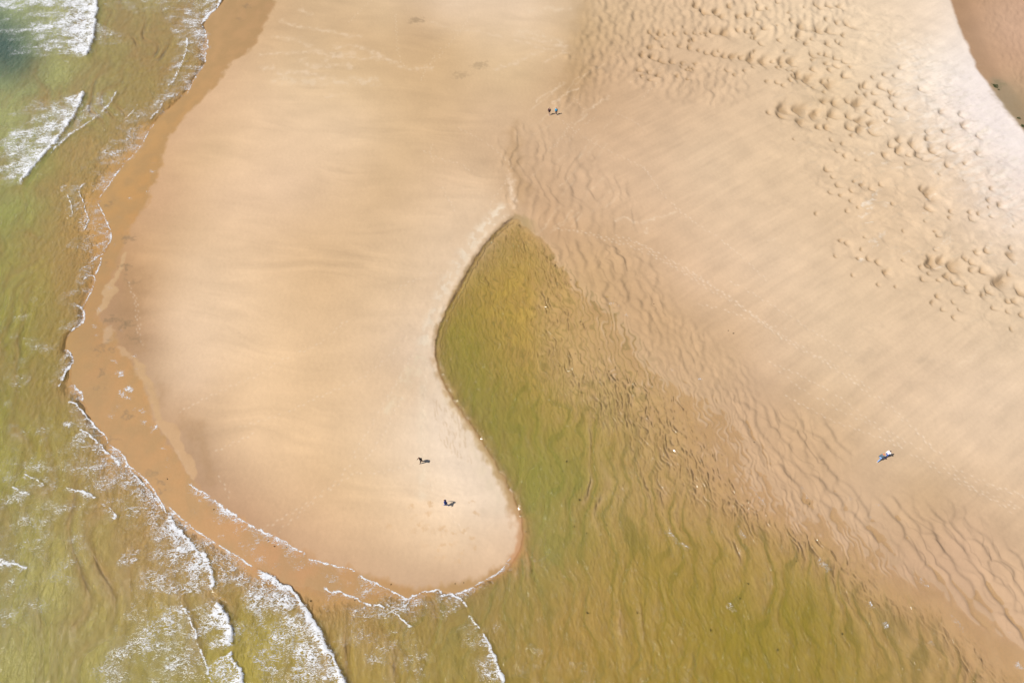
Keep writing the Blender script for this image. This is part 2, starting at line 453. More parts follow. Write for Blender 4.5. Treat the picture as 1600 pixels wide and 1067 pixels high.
# ---- scour pits (survey point, radius in survey units, strength)
PITS = [(1018, 52, 5), (1033, 53, 7), (1056, 54, 5), (1074, 53, 5), (1087, 53, 4), (1105, 54, 5), (1121, 50, 9), (1138, 52, 10), (1155, 49, 5), (1168, 51, 5), (1180, 53, 5), (1196, 45, 6),
        (1018, 75, 6), (1038, 74, 5), (1063, 73, 4), (1079, 75, 5), (1093, 79, 4), (1105, 82, 5), (1119, 84, 6), (1135, 87, 8), (1148, 89, 7), (1161, 90, 7), (1178, 92, 10), (1198, 96, 10),
        (1005, 88, 6), (1022, 90, 6), (1036, 96, 7), (1052, 96, 6), (1069, 99, 5), (1084, 108, 4), (1001, 110, 5), (1016, 114, 5), (1031, 118, 6), (1060, 120, 4), (1076, 124, 4), (1137, 111, 5), (1165, 112, 4),
        (1102, 18, 9), (1122, 20, 8), (1130, 27, 7), (1142, 12, 6), (1155, 28, 6), (1172, 25, 7), (1090, 10, 7), (1188, 15, 6),
        (1256, 42, 10), (1283, 46, 11), (1300, 48, 9), (1292, 32, 5), (1310, 36, 5), (1320, 55, 5), (1330, 38, 8), (1250, 55, 7), (1262, 67, 5), (1270, 61, 4), (1296, 69, 6), (1309, 64, 4), (1280, 10, 8), (1297, 10, 7), (1315, 12, 7),
        (1225, 95, 9), (1242, 96, 10), (1272, 86, 6), (1283, 84, 4), (1293, 85, 5), (1294, 99, 6), (1308, 90, 6), (1308, 103, 5), (1321, 96, 5), (1330, 106, 4), (1250, 115, 8), (1272, 108, 6), (1298, 110, 5),
        (1252, 122, 9), (1268, 124, 11), (1290, 127, 7), (1300, 133, 9), (1321, 118, 7), (1274, 136, 4), (1290, 143, 4), (1355, 133, 7), (1348, 136, 6), (1341, 145, 4), (1356, 148, 5), (1381, 136, 7), (1385, 117, 5), (1400, 118, 4), (1410, 105, 6),
        (1230, 168, 13), (1224, 178, 9), (1258, 172, 13), (1256, 190, 9), (1278, 178, 9), (1290, 158, 7), (1308, 160, 9), (1306, 178, 10), (1327, 157, 7), (1344, 162, 11), (1330, 181, 8), (1350, 189, 9), (1366, 194, 8), (1361, 175, 7), (1376, 163, 7),
        (1396, 153, 6), (1402, 148, 5), (1403, 165, 6), (1388, 177, 6), (1330, 198, 8), (1347, 202, 8), (1366, 206, 7), (1296, 199, 7), (1281, 198, 6), (1333, 211, 4), (1300, 219, 4), (1318, 224, 4), (1309, 236, 4), (1321, 244, 4),
        (1340, 250, 4), (1394, 226, 6), (1409, 219, 8), (1410, 234, 9), (1434, 225, 10), (1442, 240, 9), (1453, 216, 6), (1462, 232, 9), (1469, 242, 5), (1448, 248, 6), (1386, 243, 7), (1422, 241, 4), (1418, 256, 4), (1490, 230, 8),
        (1480, 205, 6), (1503, 180, 6), (1510, 196, 7), (1532, 213, 7), (1452, 206, 6), (1474, 175, 7), (1443, 138, 7), (1482, 258, 6), (1533, 240, 7),
        (1302, 276, 4), (1311, 290, 5), (1336, 284, 4), (1349, 290, 5), (1363, 295, 4), (1378, 288, 4), (1331, 299, 4), (1315, 306, 4), (1298, 301, 4), (1330, 314, 3), (1325, 329, 4), (1342, 324, 3), (1276, 334, 3),
        (1458, 303, 11), (1453, 325, 6), (1443, 295, 6), (1487, 331, 4), (1485, 341, 4), (1517, 332, 5), (1531, 334, 4), (1547, 313, 5), (1566, 321, 6), (1550, 338, 4), (1412, 361, 3), (1446, 346, 3), (1467, 368, 4), (1396, 319, 4),
        (1352, 371, 3), (1315, 376, 4), (1324, 380, 4), (1347, 390, 3), (1306, 400, 3), (1343, 404, 4), (1358, 404, 4), (1374, 410, 5), (1387, 426, 6), (1333, 430, 3), (1373, 445, 4), (1400, 448, 3),
        (1462, 408, 12), (1455, 414, 8), (1474, 406, 8), (1463, 389, 4), (1440, 418, 4), (1453, 427, 4), (1443, 435, 5), (1468, 438, 4), (1498, 418, 14), (1484, 432, 8), (1496, 440, 7), (1511, 403, 6), (1522, 409, 7), (1521, 421, 5),
        (1540, 422, 9), (1545, 391, 7), (1528, 394, 5), (1572, 443, 14), (1600, 455, 10), (1584, 401, 10), (1580, 426, 5), (1546, 454, 6), (1538, 462, 6), (1577, 470, 6), (1588, 471, 7), (1513, 448, 4), (1467, 464, 5), (1458, 473, 4), (1474, 483, 4),
        (1553, 481, 4), (1575, 487, 4), (1599, 492, 5), (1492, 496, 4), (1582, 514, 4), (1512, 454, 4), (1490, 472, 3)]
rnd = random.Random(4)
for _ in range(70):
    tt_ = rnd.random()
    u_ = rnd.uniform(1200, 1600)
    v_ = rnd.uniform(20, 520)
    if abs((v_ - 90) - (u_ - 1200) * .9) < 140 and u_ < 1440 + (v_ - 60) * .55:
        PITS.append((u_, v_, rnd.uniform(2, 5.5)))
for _ in range(70):
    u_ = rnd.uniform(1000, 1260)
    v_ = rnd.uniform(-50, 130)
    if v_ < 130 - (1000 - u_) * .1:
        PITS.append((u_, v_, rnd.uniform(2.2, 4.5)))
pit_shade = np.zeros_like(X)  # shade at the foot of the pit walls, painted into the sand colour
for (pu, pv, pr) in PITS:
    cx, cy = g(pu, pv)
    rr = pr * g(801, pv)[0] * 1.42 * rnd.uniform(.92, 1.1)
    an = rnd.uniform(-35, 30)
    s = sl(pu - pr * 4, pu + pr * 4, pv - pr * 4, pv + pr * 4)
    wx = X[s] + .16 * rr * pn(X[s] / rr * 1.3, Y[s] / rr * 1.3, 7)
    wy = Y[s] + .16 * rr * pn(X[s] / rr * 1.3 + 9, Y[s] / rr * 1.3, 7)
    qx, qy = rot(wx - cx, wy - cy, an)
    qx = qx / rr
    qy = qy / (rr * rnd.uniform(.8, 1.2))
    xw = qx + .75 - .55 * qy ** 2 - .18 * pn(qy * 1.3, qx * 0 + cx, 9)      # distance behind the scalloped lip
    prof = sst(-.28, .34, xw) * np.exp(-np.maximum(xw - .34, 0) / .85)
    fall_y = np.exp(-(np.abs(qy) / .80) ** 2)
    hgt[s] = hgt[s] - rr * .37 * prof * fall_y
    pit_shade[s] = np.maximum(pit_shade[s], fall_y * np.exp(-(np.abs(xw - .22) / .48) ** 2))


# long shallow gutters between pits
GUT = [[(1205, 92), (1215, 75), (1240, 45), (1262, 5)], [(1200, 88), (1218, 60), (1232, 48)], [(1233, 118), (1245, 85), (1262, 62)],
       [(1300, 60), (1310, 42), (1328, 35)], [(1335, 98), (1342, 60), (1352, 50)], [(1300, 380), (1312, 374), (1326, 377), (1330, 395), (1345, 404), (1372, 410)],
       [(1306, 400), (1318, 396), (1345, 404)], [(1386, 430), (1390, 422), (1402, 424), (1412, 432)], [(1372, 195), (1368, 210), (1374, 228)], [(1440, 246), (1448, 250), (1446, 240)],
       [(1235, 165), (1228, 172), (1222, 186), (1226, 196)], [(1305, 398), (1306, 376)], [(1252, 200), (1256, 172), (1266, 164)]]
for i, p in enumerate(GUT):
    s, d, sg, t = line_dist(p, 20, .15, 1.0, sm=2)
    hgt[s] -= .08 * np.exp(-(d / .6) ** 2) * sst(0, .15, t) * (1 - sst(.85, 1, t)) * (1 + .0 * sg)

hgt += cutbank * .16 * np.clip(d_land * 1.5 - .4, -1, 1) * (d_land > -.6)
land_top = base + hgt
# keep swash sheet smooth, keep inner land above the water
inw = sst(.5, 4, -d_land)
cap_ = -.045 - .05 * np.clip(depth, 0, 1)
soft = np.where(land_top > cap_, cap_ + .25 * (land_top - cap_), land_top)
land_top = land_top * (1 - inw * sst(.12, .3, depth)) + np.minimum(soft, land_top) * inw * sst(.12, .3, depth)
land_top = np.where((d_land > 0) & (right_w < .5) & (spit > -2), np.maximum(land_top, .004 + .01 * np.clip(d_land, 0, 1)), land_top)
land_top = np.where(d_ridge > -2, np.maximum(land_top, .15), land_top)
land_top = np.where((d_dry > 9) & (UC > 850), np.maximum(land_top, .05), land_top)

# ---------------------------------------------------------------- sand colour
DRY = [(400, 30, 203, 168, 124), (480, 20, 204, 173, 130), (600, 30, 211, 181, 138), (700, 20, 222, 194, 158), (820, 15, 224, 197, 162), (850, 60, 221, 191, 150), (700, 70, 208, 176, 131),
       (560, 60, 206, 174, 130), (650, 45, 203, 171, 128), (450, 110, 214, 184, 142), (560, 115, 213, 182, 137), (430, 160, 226, 194, 153), (330, 230, 216, 182, 138), (280, 260, 208, 172, 128),
       (300, 350, 212, 178, 136), (350, 300, 224, 190, 150), (300, 420, 220, 188, 148), (230, 400, 198, 160, 115), (220, 450, 190, 152, 108), (205, 500, 176, 140, 100), (235, 540, 188, 154, 116), (275, 500, 222, 190, 152),
       (250, 570, 200, 168, 130), (300, 600, 221, 189, 152), (290, 650, 200, 165, 125), (350, 620, 221, 187, 145), (310, 700, 188, 155, 118), (380, 690, 220, 186, 144), (345, 740, 194, 159, 121),
       (400, 780, 203, 166, 126), (430, 755, 213, 178, 136), (385, 802, 188, 151, 113), (480, 830, 206, 169, 128), (560, 870, 205, 170, 130), (650, 900, 203, 170, 132), (700, 895, 205, 172, 134),
       (500, 600, 223, 189, 144), (500, 450, 214, 180, 135), (480, 380, 215, 181, 137), (600, 300, 214, 181, 137), (450, 300, 222, 190, 152), (620, 240, 213, 181, 137), (700, 280, 220, 188, 148),
       (760, 270, 212, 180, 140), (620, 450, 225, 194, 153), (700, 400, 229, 200, 163), (640, 600, 228, 198, 160), (600, 700, 231, 202, 164), (680, 640, 243, 220, 190), (650, 560, 234, 207, 174),
       (700, 720, 243, 220, 190), (745, 790, 243, 218, 186), (790, 800, 240, 214, 182), (360, 112, 211, 176, 134), (318, 172, 211, 175, 133), (293, 214, 209, 173, 131), (262, 300, 206, 168, 126), (640, 800, 231, 200, 160), (700, 860, 231, 199, 159), (780, 830, 234, 204, 168), (560, 760, 223, 190, 146), (500, 740, 219, 184, 139),
       (690, 200, 211, 178, 134), (770, 180, 212, 180, 140), (550, 200, 222, 192, 152), (800, 120, 214, 184, 140),
       (830, 230, 203, 170, 131), (820, 300, 198, 164, 124), (870, 210, 209, 176, 137), (950, 250, 210, 177, 139), (900, 320, 204, 170, 131), (1000, 330, 212, 179, 141), (860, 360, 196, 160, 118),
       (920, 440, 198, 163, 115), (990, 450, 197, 162, 119), (1040, 500, 198, 163, 119), (1080, 440, 215, 182, 144), (1000, 60, 209, 178, 138), (920, 60, 196, 165, 121), (900, 140, 195, 161, 119),
       (960, 100, 204, 171, 131), (1100, 60, 214, 184, 146), (1100, 130, 210, 179, 141), (1200, 150, 221, 192, 154), (1200, 50, 225, 198, 160), (1300, 60, 227, 202, 166), (1300, 150, 220, 193, 154),
       (1400, 60, 235, 212, 180), (1450, 40, 236, 215, 188), (1400, 150, 234, 212, 182), (1470, 110, 243, 229, 212), (1500, 150, 242, 228, 216), (1540, 190, 244, 231, 221), (1590, 240, 242, 229, 219),
       (1440, 200, 231, 209, 180), (1500, 260, 230, 207, 179), (1590, 300, 239, 221, 204), (1100, 250, 219, 190, 153), (1200, 280, 221, 192, 154), (1300, 240, 223, 195, 157), (1300, 350, 221, 192, 154),
       (1400, 300, 224, 195, 157), (1500, 400, 223, 196, 160), (1590, 480, 222, 196, 160), (1200, 420, 223, 194, 158), (1300, 500, 221, 193, 156), (1100, 380, 217, 186, 149), (1200, 560, 211, 180, 143),
       (1300, 600, 215, 186, 148), (1400, 600, 219, 190, 154), (1550, 600, 225, 198, 164), (1500, 700, 223, 194, 158), (1400, 680, 219, 190, 153), (1300, 700, 203, 170, 129), (1250, 650, 203, 170, 129),
       (1350, 780, 204, 172, 134), (1450, 780, 198, 166, 125), (1560, 820, 206, 174, 136), (1590, 740, 221, 192, 156), (1500, 850, 200, 166, 130), (1580, 920, 204, 170, 132), (1150, 540, 204, 171, 131),
       (1130, 580, 201, 168, 127), (1180, 620, 199, 166, 128), (1720, 300, 235, 215, 190), (1700, 700, 222, 195, 160), (1000, -80, 215, 186, 148), (600, -80, 215, 186, 148), (760, 320, 226, 196, 158)]
FAR = [(1510, 10, 186, 149, 117), (1530, 30, 192, 156, 126), (1560, 30, 202, 166, 138), (1590, 60, 205, 168, 141), (1520, 90, 185, 150, 118), (1548, 130, 186, 152, 120), (1590, 120, 196, 161, 130),
       (1570, 150, 168, 148, 118), (1590, 190, 163, 138, 104), (1620, 220, 175, 145, 112), (1700, 60, 205, 168, 140)]
WET = [(390, 20, 193, 152, 103), (330, 100, 196, 154, 102), (270, 170, 199, 155, 98), (230, 250, 199, 153, 94), (190, 320, 199, 152, 92), (185, 380, 196, 150, 95), (160, 430, 190, 146, 93), (140, 510, 190, 145, 92),
       (150, 600, 192, 148, 97), (210, 600, 199, 152, 95), (220, 700, 196, 150, 97), (270, 760, 200, 152, 96), (350, 820, 200, 150, 97), (450, 890, 199, 148, 98), (520, 905, 194, 147, 94), (640, 928, 190, 145, 90), (760, 905, 190, 142, 86),
       (810, 840, 208, 150, 104), (780, 760, 196, 160, 108), (700, 630, 196, 158, 105), (676, 540, 188, 150, 105), (740, 410, 184, 150, 110), (760, 450, 196, 160, 75), (850, 450, 192, 155, 82), (830, 600, 190, 152, 80), (900, 560, 190, 155, 92),
       (960, 540, 192, 158, 100), (1000, 620, 192, 158, 98), (1100, 650, 192, 154, 102), (1100, 780, 194, 156, 104), (1200, 800, 198, 156, 108), (1300, 850, 194, 156, 106), (1400, 900, 196, 158, 110), (1480, 960, 198, 160, 112), (900, 750, 180, 150, 82), (1000, 950, 180, 146, 76), (1250, 950, 182, 150, 78),
       (650, 1000, 182, 146, 84), (100, 400, 196, 158, 98), (60, 550, 186, 152, 90), (200, 120, 190, 156, 104), (200, 230, 196, 156, 102), (100, 850, 188, 154, 100), (350, 980, 184, 152, 92), (1450, 1060, 196, 160, 108), (-100, 600, 186, 152, 92)]
cd = alb(np.clip(field(DRY, 20) + np.array([6, 6, 11], np.float32), 0, 255)).astype(np.float32)
wetc = field(WET, 20)
wetc = wetc + (np.array([1, 2, 3], np.float32) + np.array([4, 10, 15], np.float32) * sst(640, 760, UC)[..., None])
cw = alb(wetc).astype(np.float32)
mw = np.clip(.5 + fbm(X / 2.6, Y / 3.6, 203, 4), 0, 1)[..., None] * .50
cw = cw * (1 - mw) + alb((180, 146, 98)).astype(np.float32) * mw
cw = cw * (1 + (.20 + .28 * sst(700, 900, UC)) * sst(.0, .10, -land_top))[..., None]
cf = alb(field(FAR, 15)).astype(np.float32)
right_side = np.maximum(lr, 0)
dry_w = (sst(-.55, .45, d_dry + .5 * fbm(X / 1.3, Y / 2.2, 205, 3)) * (1 - right_side) + sst(-.03, .06, land_top + .02 * fbm(X / 1.6, Y / 1.6, 207, 2)) * right_side)[..., None]
shade_w = (.66 * pit_shade)[..., None]
cd = cd * (1 - shade_w) + alb((168, 134, 92)).astype(np.float32) * shade_w  # painted shade darkens the sand below each pit lip
beige = (.62 * lr * sst(-.35, -.02, land_top))[..., None]
cw = cw * (1 - beige) + cd * beige * .97
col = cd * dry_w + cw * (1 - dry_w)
far_w = sst(.1, 1.0, d_ridge)[..., None]
col = col * (1 - far_w) + cf * far_w

# damp bands and mottling that belong to the sand itself
mott = fbm(X / 7, Y / 5, 200, 4)
col *= (1 + .045 * mott[..., None] * (.4 + .6 * dry_w))
col *= 1 + (left_dry * (.052 * streak_l + .03 * fbm(X / 14, Y / 9, 171, 3)))[..., None]
col *= 1 + (right_dry * (.045 * streak_r + .022 * fbm(a / 5, b / .6, 141, 2)))[..., None]
fine = fbm(X / .5, Y / .5, 210, 2)
col *= 1 + (.012 * fine)[..., None]
# pale, bleached tops and grey damp hollows on the rough sands
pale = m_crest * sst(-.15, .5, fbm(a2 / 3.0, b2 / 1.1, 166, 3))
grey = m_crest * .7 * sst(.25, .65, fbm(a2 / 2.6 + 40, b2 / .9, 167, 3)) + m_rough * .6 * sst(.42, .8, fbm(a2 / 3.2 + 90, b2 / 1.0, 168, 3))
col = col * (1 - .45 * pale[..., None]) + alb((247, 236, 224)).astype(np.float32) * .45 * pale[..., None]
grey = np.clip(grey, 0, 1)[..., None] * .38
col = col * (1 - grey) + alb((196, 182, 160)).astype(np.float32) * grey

trough_tint = np.clip(trough_tint * .6, 0, .6)[..., None] * (d_land < .5)[..., None]
col = col * (1 - trough_tint) + alb((112, 112, 62)).astype(np.float32) * trough_tint
wetness = np.clip(1 - dry_w[..., 0], 0, 1)


def patch(pts, c, strength, soft=.8, warp=.5, wl=2.0, seed=12, wet=None):
    s, d = poly_sd(pts, 40 + soft * 12, warp, wl, seed, sm=2)
    w = (sst(-soft, soft, d) * strength)
    col[s] = col[s] * (1 - w[..., None]) + alb(c).astype(np.float32) * w[..., None]
    if wet is not None:
        wetness[s] = wetness[s] * (1 - w) + wet * w


def stroke(pts, width, c, strength, breakup=.0, warp=.15, wl=1.0, seed=14, stretch=None, sm=2):
    s, d, _, t = line_dist(pts, 30 + width * 14, warp, wl, seed, sm=sm)
    w = np.exp(-(d / width) ** 2) * sst(0, .06, t) * (1 - sst(.94, 1, t)) * strength
    if breakup:
        w = w * np.clip(1 - breakup + breakup * 2.2 * sst(-.2, .5, fbm(X[s] / 1.5, Y[s] / 1.9, seed + 5, 4)), 0, 1.3)
    w = np.clip(w, 0, 1)
    col[s] = col[s] * (1 - w[..., None]) + alb(c).astype(np.float32) * w[..., None]


# receding film of water and darker damp patches on the seaward edge of the spit
patch([(192, 392), (188, 410), (178, 430), (165, 447), (158, 470), (150, 485), (156, 494), (166, 480), (178, 462), (184, 455), (180, 445), (190, 425), (200, 395)], (206, 172, 130), .8, .2)
patch([(181, 538), (183, 552), (200, 560), (212, 556), (200, 548)], (206, 170, 130), .7, .25)
patch([(205, 552), (215, 585), (232, 612), (240, 640), (242, 655), (255, 660), (250, 630), (238, 598), (222, 570)], (208, 172, 128), .7, .3)
patch([(240, 655), (262, 658), (278, 662), (284, 690), (288, 706), (302, 714), (308, 735), (304, 752), (292, 738), (280, 716), (266, 690), (252, 674)], (207, 170, 130), .95, .15, .25)
patch([(166, 508), (180, 515), (175, 530), (160, 540), (158, 530), (168, 520)], (208, 176, 140), .6, .3)
for pts in ([(188, 415), (215, 410), (230, 450), (222, 500), (222, 560), (205, 545), (180, 505), (180, 470)], [(250, 590), (262, 620), (252, 640), (242, 610)],
            [(290, 640), (330, 690), (345, 740), (320, 752), (306, 710), (285, 660)]):
    patch(pts, (178, 143, 106), .45, 1.4, 1.4, 3.0)
for (u_, v_, r_, k_) in ((200, 372, 12, .4), (196, 420, 9, .5), (205, 440, 10, .3), (178, 498, 9, .45), (200, 505, 9, .4), (210, 530, 12, .3), (192, 510, 7, .4), (160, 582, 6, .5), (152, 608, 5, .35), (198, 650, 8, .5), (180, 688, 6, .5),
                         (190, 712, 5, .3), (235, 740, 8, .35), (254, 752, 7, .5), (250, 766, 6, .5), (172, 318, 8, .35), (160, 410, 9, .3), (385, 10, 8, .3), (375, 30, 6, .25), (155, 550, 5, .4), (176, 545, 5, .5), (165, 535, 6, .4),
                         (248, 35, 5, .2), (650, 32, 14, .3), (750, 102, 16, .25), (720, 118, 14, .2), (525, 85, 12, .15), (150, 545, 5, .3), (170, 500, 4, .5)):
    patch([(u_ - r_, v_), (u_, v_ - r_ * .35), (u_ + r_, v_ - r_ * .2), (u_, v_ + r_ * .5)], (128, 112, 88), min(.8, k_ * 1.25), .6, 1.1, 1.0, seed=int(u_))
# grey damp smudges on the right-hand sands
for (u_, v_, r_, k_) in ((1360, 512, 14, .28), (1358, 555, 16, .22), (1448, 565, 10, .2), (1465, 600, 16, .2), (1280, 445, 12, .2), (1215, 318, 16, .2), (1352, 335, 18, .2), (1395, 345, 14, .18), (1290, 300, 18, .2), (1378, 300, 10, .2),
                         (1190, 180, 10, .2), (1060, 105, 20, .16), (1440, 560, 10, .2), (1420, 610, 10, .18), (1500, 480, 14, .12), (955, 105, 16, .2), (1330, 560, 9, .15)):
    patch([(u_ - r_, v_ + r_ * .5), (u_, v_ - r_ * .2), (u_ + r_, v_ - r_ * .6), (u_ + r_ * .2, v_ + r_ * .3)], (170, 152, 132), k_, 1.2, 1.2, 2.0, seed=int(u_) % 97)
# dark wet belt above the left rim of the central ripples
patch([(905, -60), (935, -60), (925, 20), (915, 60), (905, 90), (930, 110), (900, 150), (870, 150), (880, 110), (905, 50)], (178, 146, 102), .32, 2.4, 1.4, 3)
patch([(790, 200), (812, 190), (812, 260), (830, 300), (815, 330), (795, 300)], (186, 152, 112), .5, 1.6, 1.2, 3)
# pools among the emergent ripples
patch([(1546, 125), (1565, 120), (1585, 140), (1590, 165), (1610, 175), (1640, 220), (1600, 205), (1570, 170), (1550, 145)], (172, 150, 120), .7, 1.2, 1.2, 2.5, wet=.6)
patch([(1548, 126), (1560, 124), (1570, 132), (1566, 142), (1552, 138)], (152, 138, 106), .6, .6, .8, 1.5)

# bleached dry berm along the lagoon side of the spit, drift lines
for pts, wd, c, k, bk in (
        ([(792, 315), (775, 335), (748, 362), (725, 395), (705, 430), (690, 460), (676, 495), (664, 530), (660, 560)], 1.1, (246, 226, 200), .8, .7),
        ([(800, 328), (770, 352), (742, 385), (722, 418), (700, 455), (682, 500), (672, 530)], .5, (244, 222, 194), .7, .6),
        ([(662, 534), (660, 560), (662, 600), (660, 660), (660, 720), (660, 790)], .7, (244, 224, 196), .4, .5),
        ([(660, 545), (640, 575), (622, 610), (610, 630), (600, 650)], .7, (243, 222, 190), .45, .7),
        ([(668, 560), (640, 600), (620, 640)], .5, (243, 222, 190), .4, .7),
        ([(675, 560), (690, 610), (712, 650), (735, 690), (755, 730), (775, 780), (790, 810)], 1.1, (243, 222, 194), .55, .5),
        ([(690, 540), (683, 560), (688, 585), (705, 620), (730, 660)], .22, (160, 128, 84), .4, .3),
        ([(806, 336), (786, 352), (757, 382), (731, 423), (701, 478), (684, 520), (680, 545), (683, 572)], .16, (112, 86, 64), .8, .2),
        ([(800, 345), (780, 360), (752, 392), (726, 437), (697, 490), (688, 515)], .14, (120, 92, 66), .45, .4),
        ([(682, 560), (690, 590), (715, 635), (745, 676), (775, 725), (802, 776), (813, 802)], .35, (176, 138, 90), .55, .3),
        ([(796, 270), (797, 290), (803, 320), (800, 330)], .6, (236, 208, 178), .6, .6),
        ([(805, 280), (800, 300), (806, 318)], .4, (240, 216, 190), .6, .6)):
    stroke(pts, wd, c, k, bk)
# thin pale ridges on damp sand (upper left and centre)
for pts in ([(435, 30), (455, 40), (485, 45), (510, 48), (535, 56), (570, 58)], [(420, 55), (445, 60), (468, 62), (490, 80), (540, 85), (560, 78)], [(400, 85), (440, 84), (490, 80), (525, 90), (575, 92), (615, 93)],
            [(465, 15), (480, 20), (484, 24)], [(515, 75), (550, 70), (580, 80), (600, 92)], [(470, 90), (480, 104), (505, 105), (540, 100), (555, 108)], [(666, 38), (675, 33), (690, 42), (720, 48), (750, 50), (790, 60)],
            [(800, 55), (830, 60), (870, 72), (890, 77)], [(800, 65), (830, 68), (855, 80), (890, 78)], [(850, 98), (870, 88), (890, 80)], [(800, 100), (830, 85), (850, 80)], [(500, 100), (520, 88), (560, 83)],
            [(680, 3), (700, 8), (730, 6)], [(430, 115), (470, 112), (510, 122)], [(505, 150), (530, 148), (545, 146)], [(770, 110), (790, 102), (810, 100)], [(600, 90), (630, 108), (680, 108)], [(405, 108), (430, 105)]):
    stroke(pts, rnd.uniform(.3, .8), (236, 210, 180), rnd.uniform(.25, .5), .6, .7, 2.0, seed=int(pts[0][0]) % 50)
for pts in ([(800, 50), (850, 55), (880, 72)], [(820, 20), (890, 12)], [(420, 125), (520, 130), (600, 125)]):
    stroke(pts, 1.3, (236, 212, 182), .4, .7, .8, 3.0)
for k in range(26):     # curved thin ridges in the middle ground
    u0 = rnd.uniform(805, 960)
    v0 = rnd.uniform(130, 370)
    n_ = rnd.randint(3, 5)
    dx, dy = rnd.uniform(5, 13), -rnd.uniform(7, 13)
    pts = [(u0 + dx * j + rnd.uniform(-3, 3), v0 + dy * j + rnd.uniform(-3, 3)) for j in range(n_)]
    stroke(pts, rnd.uniform(.12, .25), (230, 202, 170), rnd.uniform(.2, .5), .5, .3, 1.5, seed=k)
for pts in ([(835, 162), (850, 148), (870, 140), (885, 128)], [(862, 165), (880, 150), (905, 138)], [(905, 180), (930, 165), (955, 150)], [(1000, 350), (1010, 345), (1025, 340), (1060, 330)], [(960, 345), (985, 340), (1000, 352)],
            [(1490, 570), (1520, 560), (1530, 545), (1522, 540)], [(1565, 575), (1580, 565)], [(1202, 378), (1210, 370)], [(1010, 352), (1012, 365)]):
    stroke(pts, .25, (238, 212, 182), .5, .5, .5, 1.5)
# wandering light lines on the rough right-hand sands
for k in range(60):
    u0 = rnd.uniform(1330, 1580)
    v0 = rnd.uniform(60, 420)
    if u0 > 1470 + (v0 - 60) * .6:
        continue
    pts = [(u0 + 7 * j + rnd.uniform(-3, 3), v0 - 4 * j + rnd.uniform(-4, 4)) for j in range(3)]
    stroke(pts, rnd.uniform(.12, .3), (248, 234, 216), rnd.uniform(.3, .6), .5, .5, 1.5, seed=k)
# brown scuffs on the tip of the spit
for k in range(36):
    u0 = rnd.gauss(690, 45)
    v0 = rnd.gauss(830, 26)
    if not (600 < u0 < 780 and 770 < v0 < 880):
        continue
    stroke([(u0, v0), (u0 + rnd.uniform(-6, 6), v0 + rnd.uniform(3, 8))], rnd.uniform(.2, .5), (222, 184, 142), .45, .6, .4, .8, seed=k)
for k in range(10):     # nested drift lines above the tip
    pts = [(676 + k * 5.5, 620 + k * 3), (683 + k * 5, 660 + k * 3), (692 + k * 5, 700 + k * 3)]
    stroke(pts, .13, (214, 184, 150), .35, .8, .25, 2.0, seed=k)

